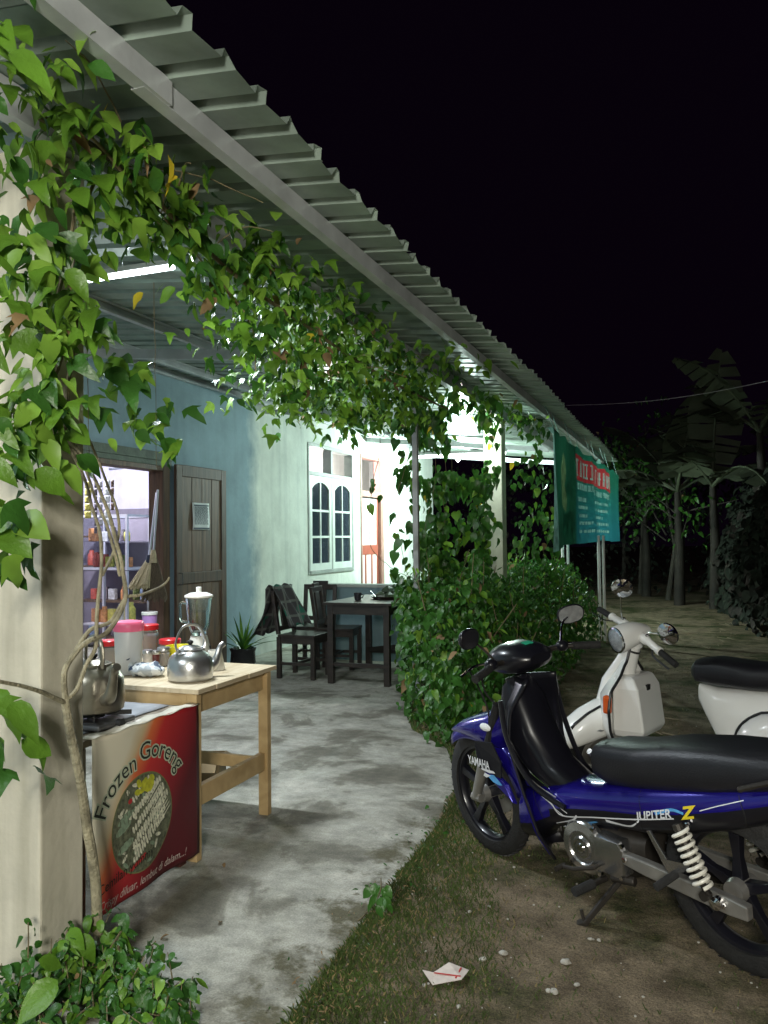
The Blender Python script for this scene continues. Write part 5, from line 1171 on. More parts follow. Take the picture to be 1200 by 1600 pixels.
for i in range(46):
    x = rb.uniform(-2.6, -1.35); y = rb.uniform(5.8, 11.5); h = bush_top(x, y); s = [Vector((x, y, 0)), Vector((x + rb.gauss(0, .04), y + rb.gauss(0, .04), h * .6)), Vector((x + rb.gauss(0, .1), y + rb.gauss(0, .1), h + rb.uniform(.05, .3)))]
    if x < edge_x(y): continue
    stem(s, .008, .003, bu, STEM, n=5)
    for q in range(12): BL.append((tuple(s[1].lerp(s[2], rb.random()) + Vector((rb.gauss(0, .02), rb.gauss(0, .02), 0))), rb.uniform(.05, .09), 'narrow', leaf_frame(rb, .5, (.3, -.5, .4)), mi_pick(rb, (60, 35, 10, 0, 0))))
foliage(bu, BL, LG, 300)

# ---------------- weeds at the foot of the near pillar ----------------
wd = thing('weeds', 'clump of young green weeds at the foot of the near pillar', 'plants', (0, 0, 0)); WL = []
rw = random.Random(5); wc_ = [(-1.993,1.967,0),(-1.925,2.029,0),(-1.9,2.115,0),(-1.867,2.167,0),(-1.762,2.165,0),(-1.637,2.134,0),(-1.861,1.91,0),(-1.77,1.944,0),(-1.701,2.003,0),(-1.588,2.01,0),(-1.498,2.043,0),(-1.902,1.83,0),(-1.481,2.083,0),(-1.81,2.071,0),(-1.709,2.071,0)]
for i, c in enumerate(wc_):
    c = Vector(c)
    for q in range(5):
        b0 = c + Vector((rw.gauss(0, .05), rw.gauss(0, .05), 0)); h = rw.uniform(.06, .2) * (1 if i < 11 else .8); tp = b0 + Vector((rw.gauss(0, .05), rw.gauss(0, .05), h))
        stem([b0, (b0 + tp) / 2, tp], .003, .0015, wd, STEM, n=5, k=3, wob=.003)
        for z in range(13): WL.append((tuple(b0.lerp(tp, rw.uniform(.2, 1.05)) + Vector((rw.gauss(0, .012), rw.gauss(0, .012), 0))), rw.uniform(.018, .058), rw.choice(('ovate', 'narrow', 'ovate', 'round')), leaf_frame(rw, .3, (.3, -.5, .5)), mi_pick(rw, (25, 70, 4, 0, 2))))
for path in [[(-1.992,2.005,0),(-1.95,1.959,0.149),(-1.95,1.961,0.266)],[(-1.675,2.12,0),(-1.75,2.254,0.041),(-1.7,2.26,0.11)],[(-1.821,2.144,0),(-1.9,2.285,0.065),(-1.88,2.327,0.081)],[(-1.205,2.827,0),(-1.009,2.547,0.241),(-1.02,2.595,0.284)]]:
    stem(path, .0035, .002, wd, STEM, n=5)
    for z in range(16): WL.append((tuple(Vector(path[1]).lerp(Vector(path[2]), rw.uniform(-.6, 1.05)) + Vector((rw.gauss(0, .015), rw.gauss(0, .015), 0))), rw.uniform(.03, .05), 'ovate', leaf_frame(rw, .8, (.2, -.8, .3)), 1))
for p, s in zip([(-1.86,2.07,0.188),(-1.86,2.227,0.13),(-1.84,2.261,0.086),(-1.75,1.87,0.173),(-1.88,2.064,0.211),(-1.8,1.847,0.231),(-1.55,2.18,-0.068)], (.1, .1, .09, .14, .08, .08, .08)):
    WL.append((p, s, 'ovate', leaf_frame(rw, .5, (.5, -1, .4)), 0))
foliage(wd, WL, LG, 260)
# leaves creeping over the slab rim
cr = []
for i in range(90):
    y = 3.0 + 1.4 * rw.random(); x = edge_x(y) + rw.gauss(-.02, .07); cr.append(((x, y, .012), rw.uniform(.012, .03), 'ovate', leaf_frame(rw, .0), 1))
for i in range(260):
    y = 1.9 + 1.3 * rw.random(); x = edge_x(y) + rw.gauss(0, .08); cr.append(((x, y, .008), rw.uniform(.01, .024), 'narrow', leaf_frame(rw, .0), rw.choice((1, 4, 4))))
o = foliage(None, cr, LG, 0); o.name = 'creeping_weed'; stuff(o, 'tiny creeping weeds and dry litter along the concrete rim', 'weeds')
# fallen leaves and litter on the slab
for i, (p, s, l) in enumerate((((-1.687,2.627,0), .035, 'dry dark leaf lying on the concrete mid slab'), ((-1.806,2.482,0), .045, 'curled dead leaf on the concrete near the weeds'), ((-1.97,3.106,0), .028, 'small dry leaf on the concrete in front of the table leg'), ((-1.691,5.51,0), .06, 'pale fallen leaf on the concrete at the foot of the bushes'))):
    me = bpy.data.meshes.new('fallen_leaf'); me.from_pydata((LEAFK['ovate0'][0]).tolist(), [], LEAFK['ovate0'][1]); me.materials.append(LG[4] if i < 3 else M('pale_dead_leaf', (.4, .3, .16), .8)); me.polygons.foreach_set('use_smooth', [True] * len(me.polygons))
    o = bpy.data.objects.new('fallen_leaf', me); COL.objects.link(o); o.location = (p[0], p[1], .012); o.scale = (s, s, s); o.rotation_euler = (.3, .2, i * 1.7 + 2); tag(o, l, 'leaf', 'fallen leaves')
# crumpled carton scrap
lp = (-0.768,2.562,0)
ls = thing('carton_scrap', 'flattened pale carton scrap with red lines on the grass', 'litter', (lp[0], lp[1], ground_h(lp[0], lp[1]) + .012), .5)
b = MB(); b.add([(-.065, -.04, 0), (.03, -.045, .012), (.07, .02, .004), (.01, .055, .016), (-.05, .02, .006), (-.085, .03, .012)], [(0, 1, 3, 4), (1, 2, 3), (0, 4, 5)]); b.build('card', M('pink_white_card', (.6, .52, .47), .7, var=.12, scale=30), ls, solid=.002)
b = MB(); b.bar((-.05, .012, .01), (.03, -.03, .0145), .006, .001); b.bar((0.012, -.035, .013), (.045, .025, .012), .005, .001); b.build('print', REDP, ls)

# ---------------- dark garden beyond the yard ----------------
BANL = M('banana_leaf', (.06, .075, .045), .6, var=.4, scale=2, bump=.2); BANS = M('banana_stem', (.018, .015, .011), .8, var=.5, scale=4, bump=.4)
def banana(loc, h, n, seed, label, ln=2.1):
    t = thing('banana_plant', label, 'banana plant', loc, 0, 'banana plants in the dark garden'); q = random.Random(seed)
    b = MB(); b.tube([(0, 0, -.1), (.03, 0, h * .5), (0, .04, h)], [.12, .1, .06], 12); b.build('trunk', BANS, t, smooth=True)
    for i in range(n):
        a = 2.4 * i + q.random(); L = ln * q.uniform(.75, 1.1); el = q.uniform(.5, 1.45); W = L * .19
        def mid(s):
            r = L * s * math.cos(el * (1 - .1 * s)); z = h + L * s * math.sin(el) - L * .55 * s ** 2.4 * (1.6 - el); return Vector((math.cos(a) * r, math.sin(a) * r, z))
        b = MB(); b.tube([mid(s / 8) for s in range(9)], [.035 - .003 * s for s in range(9)], 6); rib = b.build('leaf', BANL, t, smooth=True)
        b = MB(); sd = Vector((-math.sin(a), math.cos(a), 0))
        for s_ in (-1, 1):
            k = .16
            while k < .99:
                st_ = q.uniform(.05, .13); e = min(k + st_, 1); wa_ = W * math.sin(PI * min(.98, k)) ** .6; wb_ = W * math.sin(PI * min(.98, e)) ** .6; g_ = q.uniform(0, .02); dr = q.uniform(.15, .5)
                A, Bq = mid(k), mid(e - g_); b.add([A, Bq, Bq + sd * s_ * wb_ + Vector((0, 0, -wb_ * dr)) + (Bq - A) * .3, A + sd * s_ * wa_ + Vector((0, 0, -wa_ * dr)) + (Bq - A) * .4], [(0, 1, 2, 3)]); k = e
        b.build('blade', BANL, rib)
    return t
banana((-0.252,17.648,0), 2.35, 8, 3, 'tall banana plant with a torn leaf arching over the yard', 2.7)
banana((0.416,17.051,0), 2.4, 8, 9, 'tallest banana plant with upright leaves at the right', 2.6)
banana((1.205,15.916,0), 3.3, 7, 14, 'banana plant cut by the right edge of the view', 2.4)
banana((-1.036,20.26,0), 1.9, 6, 5, 'low banana plant beside the far thin trees', 1.5)
TB = M('dim_bark', (.045, .04, .032), .9, var=.4, scale=3, bump=.3)
def thin_tree(loc, h, seed, label, nl=500, spread=1.1):
    t = thing('tree', label, 'tree', loc, 0, 'thin trees in the dark garden'); q = random.Random(seed); b = MB(); b.tube([(0, 0, -.1), (q.gauss(0, .08), 0, h * .4), (q.gauss(0, .15), q.gauss(0, .1), h)], [.06, .045, .02], 8); b.build('trunk', TB, t, smooth=True)
    L = []
    for i in range(7):
        z = h * q.uniform(.4, .95); e = Vector((q.gauss(0, spread * .6), q.gauss(0, spread * .6), z + q.uniform(.2, .9))); b = MB(); b.tube([(0, 0, z), e * .5 + Vector((0, 0, z * .5)), e], [.02, .015, .006], 5); b.build('branch', TB, t, smooth=True)
        for j in range(nl // 7): p = Vector((0, 0, z)).lerp(e, q.uniform(.4, 1.1)) + Vector((q.gauss(0, .3), q.gauss(0, .3), q.gauss(0, .28))); L.append((tuple(p), q.uniform(.08, .17), 'ovate', leaf_frame(q, .5), mi_pick(q, (20, 70, 0, 0, 6))))
    foliage(t, [(p, s, k, R, 1 if m != 4 else 4) for p, s, k, R, m in L], LG, 0); return t
thin_tree((-1.245,21.358,0), 4.2, 1, 'thin twin-stemmed tree left of the banana plants'); thin_tree((-0.518,18.785,0), 3.0, 2, 'short bare-stemmed tree at the end of the dirt track', 260); thin_tree((-0.256,17.975,0), 2.6, 4, 'small forked pale tree beside the track end', 200)
thin_tree((-1.832,23.961,0), 4.5, 6, 'leafy tree behind the far end of the porch roof', 800, 1.3)
# dense dark undergrowth at right and at the back
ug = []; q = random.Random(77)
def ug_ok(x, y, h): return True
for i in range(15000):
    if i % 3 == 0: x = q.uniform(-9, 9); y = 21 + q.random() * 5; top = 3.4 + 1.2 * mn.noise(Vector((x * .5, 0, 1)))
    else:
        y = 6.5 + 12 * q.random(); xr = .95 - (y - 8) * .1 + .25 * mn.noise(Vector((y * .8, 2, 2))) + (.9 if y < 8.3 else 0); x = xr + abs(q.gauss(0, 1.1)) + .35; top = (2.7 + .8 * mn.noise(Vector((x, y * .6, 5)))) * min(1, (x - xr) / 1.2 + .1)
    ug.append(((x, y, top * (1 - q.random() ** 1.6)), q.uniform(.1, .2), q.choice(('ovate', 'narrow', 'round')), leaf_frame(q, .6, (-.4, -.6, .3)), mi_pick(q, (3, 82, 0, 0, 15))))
DL = [M('shade_leaf', (.01, .018, .008), .9, var=.4, scale=3, coords='World'), M('shade_leaf_deep', (.006, .011, .005), .9, var=.4, scale=3, coords='World'), M('shade_leaf_dry', (.014, .011, .007), .8, var=.4, scale=3, coords='World')]  # darkened leaf copies: night shade put into the undergrowth colours
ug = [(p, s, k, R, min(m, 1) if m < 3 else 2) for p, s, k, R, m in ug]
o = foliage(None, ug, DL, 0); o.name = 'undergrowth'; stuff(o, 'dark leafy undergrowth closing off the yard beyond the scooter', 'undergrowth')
# fallen twigs on the track
tw = MB()
for i in range(120):
    y = 6 + 9 * q.random(); x = -.6 + 1.4 * q.random() + (y - 6) * .03 - .2; a = q.random() * PI; l_ = q.uniform(.04, .22); tw.bar((x, y, ground_h(x, y) + .01), (x + math.cos(a) * l_, y + math.sin(a) * l_, ground_h(x, y) + .02), .008, .006)
stuff(tw.build('twigs', M('dry_twig', (.25, .2, .13), .8, var=.3)), 'dry twigs and litter strewn over the dirt track', 'twigs')
# ---------------- motorcycle ----------------
BLUE = M('blue_metallic', (.012, .007, .2), .22, .35, var=.1, scale=3, coat=.7); GBLK = M('gloss_black_plastic', (.008, .008, .012), .3, var=.1, coat=.15); MBLK = M('matt_black_plastic', (.018, .018, .02), .5, var=.3)
VIN = M('black_vinyl', (.012, .012, .015), .38, var=.2, scale=8, bump=.12, bscale=160); RUB = M('tyre_rubber', (.018, .018, .018), .75, var=.3, scale=30, bump=.3); CHR = M('chrome', (.7, .7, .72), .08, 1.0, var=.03); CAST = M('cast_aluminium', (.5, .5, .5), .22, .95, var=.12, scale=12, bump=.05); GAL = M('dull_aluminium', (.36, .35, .33), .4, .7, var=.25, scale=9)
DKM = M('dark_metal', (.04, .035, .03), .5, .5, var=.4, scale=15); WHT = M('white_decal', (.7, .72, .75), .35, var=.05); TEAL = M('sky_blue_decal', (.08, .3, .6), .35, var=.3, scale=30); YELD = M('yellow_decal', (.7, .55, .03), .35, var=.05); ORG = M('orange_lens', (.6, .1, .02), .2, var=.1); REDT = M('red_lens', (.4, .01, .01), .15, var=.1); CLL = M('clear_lens', (.85, .88, .9), .06, var=.03, spec=1.0); WSP = M('white_spring', (.72, .7, .62), .35, var=.08); MIR = M('mirror_glass', (.42, .44, .45), .22, .6, var=.25, scale=40)
hd = math.atan2(.72, -1.043)
mc = thing('motorcycle', 'blue and black underbone motorcycle leaning on its side stand on the dirt', 'motorcycle', (.15, 2.98, -.012))
mc.rotation_mode = 'QUATERNION'
mc.rotation_quaternion = (Matrix.Rotation(hd, 3, 'Z') @ Matrix.Rotation(math.radians(-6), 3, 'X')).to_quaternion()
def wheel(parent, c, R, tw, rimw, spokes, steer=0.0, tmat=RUB, rmat=GBLK, rb=None, tread=True, disc=False, nm='wheel'):
    w = bpy.data.objects.new(nm, None); COL.objects.link(w); w.parent = parent; w.location = c; w.rotation_euler = (0, 0, steer)
    rim = rb or R - tw * .95; b = MB(); prof = []
    for i in range(13):
        t = PI * (i / 12) - 0; prof.append((rim + (R - rim) * math.sin(t) ** .7 if 0 < i < 12 else rim, -tw / 2 * math.cos(t) * (1.0 if 2 < i < 10 else .95)))
    b.lathe(prof + [(rim, -tw / 2 * .95)], ax=(0, 1, 0), n=64); b.build('tyre', tmat, w, smooth=True)
    b = MB()
    if tread:
        n = 46
        for i in range(n):
            for s in (-1, 1):
                a = 2 * PI * (i + .5 * (s > 0)) / n; p = [Vector((math.cos(a + da) * (R + .0008 - dr), y_ * s, math.sin(a + da) * (R + .0008 - dr))) for da, y_, dr in ((0, .002, 0), (.05, tw * .3, .006), (.075, tw * .3, .006), (.025, .002, 0))]
                b.add(p, [(0, 1, 2, 3)])
        o = b.build('tread', MBLK, w, solid=.003); o['kind'] = 'stuff'
    b = MB(); b.lathe([(rim + .004, -rimw / 2), (rim - .012, -rimw / 2 * .9), (rim - .022, -.006), (rim - .022, .006), (rim - .012, rimw / 2 * .9), (rim + .004, rimw / 2), (rim + .004, -rimw / 2)], ax=(0, 1, 0), n=56); b.build('rim', rmat, w, smooth=True)
    b = MB(); b.lathe([(0, -.05), (.035, -.05), (.04, -.03), (.04, .03), (.035, .05), (0, .05)], ax=(0, 1, 0), n=20); b.build('hub', GAL, w, smooth=True)
    for i in range(spokes):
        a = 2 * PI * i / spokes + .3; u_ = Vector((math.cos(a), 0, math.sin(a))); v_ = Vector((-math.sin(a), 0, math.cos(a))); b = MB()
        b.loft([[u_ * r + v_ * (x_ * wd) + Vector((0, y_ * th, 0)) for x_, y_ in ((-1, -1), (1, -1), (1, 1), (-1, 1))] for r, wd, th in ((.03, .022, .02), (rim * .5, .014, .014), (rim - .018, .02, .018))]); b.build('spoke', rmat, w, bevel=.003)
    if disc: b = MB(); b.lathe([(.05, -.055), (.11, -.055), (.11, -.052), (.05, -.052)], ax=(0, 1, 0), n=32); b.build('brake_disc', GAL, w, smooth=True)
    return w
wheel(mc, (1.25, 0, .285), .285, .075, .05, 5, -.09, disc=True)
wheel(mc, (0, 0, .285), .285, .085, .055, 5)
for s in (-1, 1):
    b = MB(); b.tube([(1.25, s * .08, .285), (1.17, s * .08, .47)], [.022, .027], 12); b.tube([(1.215, s * .08, .285), (1.27, s * .08, .285)], .02, 8); b.build('fork_slider', GAL, mc, smooth=True)
    b = MB(); b.tube([(1.17, s * .08, .47), (1.06, s * .07, .74)], .02, 10); b.build('fork_tube', MBLK, mc, smooth=True)
# front fender hugging the tyre, with its tall beak
def fend(u, v):
    a = math.radians(50 + 118 * u); r = .318 + .012 * math.sin(u * PI); y = (v - .5) * 2; w = .062 + .012 * math.sin(u * PI); drop = .055 * abs(y) ** 3 + .05 * max(0, abs(y) - .7) * math.sin(u * PI)
    return (1.25 + math.cos(a) * (r - drop), y * w, .285 + math.sin(a) * (r - drop))
b = MB(); b.grid(fend, 22, 10); b.build('front_fender', BLUE, mc, smooth=True, solid=.003)
nose = MB(); nose.loft([ring((x, 0, z), hw, hh, 16, 2.2) for x, z, hw, hh in ((1.475, .535, .012, .006), (1.43, .55, .04, .02), (1.35, .575, .068, .04), (1.25, .59, .085, .065), (1.15, .6, .095, .09), (1.08, .62, .085, .11), (1.03, .65, .06, .1))]); no = nose.build('nose_cowl', BLUE, mc, smooth=True)
b = MB()
for s in (-1, 1): b.add([(1.2, s * .1, .56), (1.07, s * .112, .58), (1.02, s * .112, .5), (1.03, s * .112, .43), (1.1, s * .112, .43), (1.18, s * .112, .45)], [(0, 1, 2, 3, 4, 5)] if s < 0 else [(5, 4, 3, 2, 1, 0)])
b.build('side_fin', GBLK, mc, solid=.006, bevel=.002)
for s in (-1, 1):
    b = MB(); b.loft([[(x, s * (y + dy), z) for x, z in pts] for dy, y, pts in ((0, .095, ((1.15, .44), (1.08, .45), (1.0, .41), (.955, .33), (.99, .345), (1.06, .385))), (.02, .095, ((1.14, .437), (1.08, .444), (1.01, .405), (.97, .34), (.99, .352), (1.06, .39))))]); b.build('flame_fin', BLUE, mc, bevel=.004)
f_ = lambda x, y: (1.235 - x, .0965, .487 + y - (0 if x < 9 else 0))
text_mb('YAMAHA', .052, xs=.66, offset=.0012, fn=lambda x, y: (1.165 - x, .119, .455 + y)).build('lettering', WHT, mc)
b = MB()
for pts in (((1.15, .452), (1.07, .455), (1.06, .447), (1.1, .44), (1.15, .445)), ((1.13, .435), (1.09, .43), (1.12, .415), (1.14, .42))): b.add([(x, .1185, z) for x, z in pts], [tuple(range(len(pts)))])
b.build('decal', WHT, mc)
b = MB(); b.add([(x, .118, z) for x, z in ((1.12, .428), (1.07, .438), (1.02, .405), (1.04, .4), (1.08, .405))], [tuple(range(5))]); b.build('decal', TEAL, mc)
# turn signal on the cowl
for s in (-1, 1): b = MB(); b.sphere((1.12, s * .1, .635), .03, 12, sc=(1.2, .35, .6)); b.build('turn_signal', CLL, mc, smooth=True)
# leg shield
def shield(u, v):
    z = .86 - .7 * u; y = (v - .5) * 2
    w = np.interp(u, (0, .15, .35, .6, .85, 1), (.08, .135, .16, .155, .145, .1)); xc = np.interp(u, (0, .2, .4, .65, 1), (1.01, 1.06, 1.05, .98, .87))
    return (xc - .17 * abs(y) ** 1.6 * (1 - .35 * u), y * w, z + .02 * abs(y) * (1 - u))
sh = MB(); sh.grid(shield, 26, 18); so = sh.build('leg_shield', GBLK, mc, smooth=True, solid=.012)
b = MB()
for s in (0, 1):
    def bl(u, v, s=s): x, y, z = shield(.42 + .55 * u, (.0 + .2 * v) if s else (1 - .2 * v)); return (x + .006, y * 1.012, z)
    b.grid(bl, 12, 3)
b.build('lower_flare', BLUE, mc, smooth=True, solid=.01)
def line_on(path, w, mat, nm='decal', y=.14):
    P_ = smooth_path([(p[0], y, p[1]) for p in path], 4); b = MB()
    for a, c in zip(P_, P_[1:]):
        d = (c - a); n_ = Vector((-d.z, 0, d.x)).normalized() * w / 2; b.add([a - n_, c - n_, c + n_, a + n_], [(0, 1, 2, 3)])
    return b, nm, mat
# inner cover, tunnel
b = MB(); b.loft([ring((x, 0, z), hw, hh, 20, 3, pitch=p) for x, z, hw, hh, p in ((1.0, .84, .07, .05, .9), (.98, .74, .1, .1, .9), (.93, .6, .1, .11, .9), (.83, .48, .095, .1, .8), (.7, .42, .09, .09, .5), (.55, .42, .095, .1, .1), (.45, .45, .1, .1, 0))]); b.build('tunnel_cover', GBLK, mc, smooth=True)
b = MB()
for s in (-1, 1): b.tube(smooth_path([(.93, s * .16, .78), (.9, s * .17, .62), (.8, s * .155, .46), (.66, s * .14, .4)], 5), .012, 8)
b.v = b.v; 
for s in (-1, 1):
    q = MB(); q.tube(smooth_path([(.93, s * .165, .8), (.9, s * .172, .64), (.8, s * .155, .48), (.64, s * .14, .42)], 5), .011, 8); q.build('edge_moulding', GBLK, mc, smooth=True)
# main side body
body = MB(); body.loft([ring((x, 0, z), hw, hh, 28, 2.6) for x, z, hw, hh in ((.95, .29, .1, .11), (.86, .33, .125, .13), (.74, .385, .13, .1), (.6, .425, .135, .085), (.45, .46, .138, .085), (.3, .49, .142, .095), (.12, .54, .145, .095), (-.06, .6, .14, .085), (-.25, .67, .115, .07), (-.42, .73, .075, .05), (-.52, .76, .04, .03))])
body.m = [1 if sum(body.v[i][2] for i in f) / len(f) < np.interp(sum(body.v[i][0] for i in f) / len(f), (-.5, -.25, .12, .45, .7, .95), (.755, .675, .545, .46, .39, .24)) else 0 for f in body.f]; bo = body.build('side_cover', [BLUE, GBLK], mc, smooth=True); bt = bvh(body)
def decal_strip(path, w0, w1, mat, off=.0018, nm='decal'):
    P_ = smooth_path([(p[0], 0, p[1]) for p in path], 5); b = MB(); n = len(P_); prev = None
    for i, p in enumerate(P_):
        d = (P_[min(i + 1, n - 1)] - P_[max(i - 1, 0)]).normalized(); w = (w0 + (w1 - w0) * i / (n - 1)) / 2; pr = []
        for s in (-1, 1):
            q = p + Vector((-d.z, 0, d.x)) * s * w; h = bt.ray_cast(Vector((q.x, 1, q.z)), Vector((0, -1, 0))); pr.append((q.x, (h[0].y if h[0] else .13) + off, q.z))
        b.v += pr
        if i: k = 2 * i; b.f.append((k - 2, k - 1, k + 1, k)); b.m.append(0)
    return b.build(nm, mat, mc)
for path, w0, w1, m_ in (([(0.789,0.426),(0.721,0.41),(0.667,0.378),(0.507,0.418),(0.297,0.473),(0.135,0.523)], .007, .004, WHT), ([(0.708,0.431),(0.67,0.408),(0.638,0.396)], .004, .004, WHT), ([(0.747,0.421),(0.698,0.395),(0.66,0.38)], .004, .004, WHT),
    ([(0.721,0.327),(0.624,0.37),(0.588,0.4)], .003, .009, WHT), ([(0.678,0.336),(0.593,0.359),(0.494,0.402)], .02, .006, TEAL), ([(0.446,0.423),(0.344,0.431),(0.299,0.458)], .012, .004, WHT), ([(0.212,0.519),(0.145,0.551),(0.095,0.552)], .012, .008, TEAL), ([(0.033,0.578),(-0.039,0.614),(-0.119,0.65)], .003, .003, WHT)):
    decal_strip(path, w0, w1, m_)
_o, _e = [(0.292,0.472),(-0.018,0.583)]
ux, uz = _e[0] - _o[0], _e[1] - _o[1]; ll = math.hypot(ux, uz); ux /= ll; uz /= ll
def on_body(x, y):
    X_, Z_ = _o[0] + ux * x - uz * y * (-1 if ux < 0 else 1) * 1, _o[1] + uz * x + abs(ux) * y
    h = bt.ray_cast(Vector((X_, 1, Z_)), Vector((0, -1, 0))); return (X_, (h[0].y if h[0] else .13) + .003, Z_)
text_mb('JUPITER', .04, offset=.0008, xs=1.15, center=False, fn=on_body, shear=.3).build('lettering', WHT, mc)
text_mb('Z', .055, xs=1.3, center=False, offset=.002, fn=lambda x, y: on_body(x + .2, y - .008), shear=.4).build('lettering', YELD, mc)
# chrome flash line on the leg shield
for k, (zz, yy) in enumerate(((.0, .0),)):
    q = MB(); q.tube([shield(u, .985) for u in [i / 14 for i in range(1, 14)]], .0025, 6); q.build('edge_trim', CHR, mc, smooth=True)
# seat
b = MB(); b.loft([ring((x, 0, z), hw, hh, 26, 3.0) for x, z, hw, hh in ((.565, .60, .045, .03), (.54, .605, .08, .065), (.46, .61, .105, .085), (.33, .63, .12, .085), (.18, .665, .132, .09), (.0, .7, .138, .085), (-.15, .73, .135, .07), (-.32, .765, .12, .055), (-.46, .785, .09, .04), (-.5, .79, .04, .02))]); b.build('seat', VIN, mc, smooth=True)
for s in (-1, 1):
    b = MB(); b.tube(smooth_path([(-.12, s * .15, .69), (-.3, s * .155, .77), (-.5, s * .12, .84), (-.56, 0, .85)], 6), .01, 8); b.build('grab_rail', DKM, mc, smooth=True)
b = MB(); b.loft([ring((x, 0, z), hw, hh, 16, 3) for x, z, hw, hh in ((-.5, .72, .06, .035), (-.56, .715, .055, .03), (-.58, .712, .03, .015))]); b.build('tail_lamp', REDT, mc, smooth=True)
b = MB(); b.grid(lambda u, v: (-.02 + .335 * math.cos(math.radians(100 + 95 * u)) - .02, (v - .5) * .13, .285 + .345 * math.sin(math.radians(100 + 95 * u)) - .03 * abs(v - .5)), 16, 6); b.build('rear_fender', MBLK, mc, smooth=True, solid=.004)
# frame belly, engine
b = MB(); b.loft([ring((x, 0, z), hw, hh, 16, 3.5) for x, z, hw, hh in ((.8, .32, .05, .06), (.7, .27, .085, .09), (.6, .265, .1, .1), (.42, .275, .1, .1), (.33, .3, .07, .07))]); b.build('crankcase', DKM, mc, smooth=True)
b = MB(); b.tube([(.72, 0, .3), (.86, 0, .33)], .055, 16)
for i in range(6): b.lathe([(.04, 0), (.075, 0), (.075, .006), (.04, .006)], c=(.735 + i * .02, 0, .302 + i * .004), ax=(1, 0, .15), n=16)
b.build('cylinder', GAL, mc, smooth=True)
b = MB(); b.lathe([(.0, .1), (.105, .1), (.105, .12), (.095, .133), (.065, .138), (.06, .132), (.045, .132), (.04, .139), (0, .141)], c=(.575, 0, .28), ax=(0, 1, 0), n=36); b.build('magneto_cover', CAST, mc, smooth=True)
b = MB(); b.loft([[(x * k + .455, y, z * k2 + .285) for x, z in ((-.075, -.055), (-.05, -.075), (.05, -.075), (.08, -.03), (.08, .05), (.05, .07), (-.06, .07), (-.08, .045))] for k, k2, y in ((1, 1, .08), (1, 1, .118), (.9, .88, .134), (.6, .6, .137))]); b.build('sprocket_cover', CAST, mc, smooth=True, angle=30)
b = MB()
for x, z in ((.66, .33), (.64, .21), (.5, .2), (.4, .22), (.39, .34), (.52, .365), (.66, .27)): b.lathe([(0, .118), (.009, .118), (.009, .132), (0, .133)], c=(x, 0, z), ax=(0, 1, 0), n=8)
o = b.build('bolts', CHR, mc, smooth=True); o['kind'] = 'stuff'
b = MB(); b.tube([(.5, .1, .24), (.5, .16, .235), (.6, .165, .2), (.66, .165, .19)], .008, 7); b.tube([(.66, .15, .19), (.66, .2, .19)], .01, 8); b.build('gear_pedal', DKM, mc, smooth=True)
b = MB(); b.tube([(.5, .1, .175), (.5, .27, .185)], .012, 8); b.build('footrest', DKM, mc, smooth=True); b = MB(); b.tube([(.5, .17, .18), (.5, .275, .185)], .018, 10, sy=.7); b.build('footrest', RUB, mc, smooth=True)
# swing arm / chain case, shock
b = MB(); b.loft([[(x, y, z + h * s2) for y, s2 in ((.098, -1), (.132, -1), (.132, 1), (.098, 1))] for x, z, h in ((.41, .3, .018), (.3, .293, .026), (.1, .285, .028), (-.03, .28, .03), (-.1, .278, .024))]); b.build('chain_case', GAL, mc, bevel=.006)
b = MB(); b.bar((.38, -.11, .29), (-.04, -.11, .285), .03, .045); b.build('swing_arm', GAL, mc, bevel=.004)
b = MB(); b.lathe([(0, 0), (.022, 0), (.022, .02), (.012, .024), (0, .03)], c=(0, .132, .285), ax=(0, 1, 0), n=14); b.build('axle_nut', CHR, mc, smooth=True)
st_, en_ = Vector((.1, .165, .50)), Vector((.025, .165, .335)); ax_ = (en_ - st_); q1 = ax_.normalized().orthogonal().normalized(); q2 = ax_.normalized().cross(q1)
for s in (1, -1):
    A_ = Vector((st_.x, st_.y * s, st_.z)); B_ = Vector((en_.x, en_.y * s, en_.z)); b = MB(); b.tube([A_ + (B_ - A_) * (i / 130) + (q1 * math.cos(i * .4) + q2 * math.sin(i * .4)) * .027 for i in range(131)], .0065, 7); b.build('shock_spring', WSP, mc, smooth=True)
    b = MB(); b.tube([A_ - ax_ * .12, A_ + (B_ - A_) * .5], .018, 10); b.tube([A_ + (B_ - A_) * .5, B_ + (B_ - A_) * .15], .01, 8); b.lathe([(0, 0), (.016, 0), (.016, .03), (0, .03)], c=(B_.x - .003, B_.y - .015, B_.z - .025), ax=(0, 1, 0), n=10); b.build('shock_damper', DKM, mc, smooth=True)
# pillion bracket and peg
b = MB(); b.loft([[(x, y, z) for x, z in pts] for y, pts in ((.142, ((.25, .45), (.235, .455), (.15, .34), (.17, .33), (.2, .37))), (.152, ((.25, .45), (.235, .455), (.15, .34), (.17, .33), (.2, .37))))]); b.add([(.2, .153, .37), (.08, .153, .385), (.11, .153, .35), (.17, .153, .325)], [(0, 1, 2, 3)]); b.build('pillion_bracket', CAST, mc, bevel=.002)
b = MB(); b.tube([(.14, .15, .335), (.15, .25, .32)], .014, 10, sy=.7); b.build('pillion_peg', RUB, mc, smooth=True)
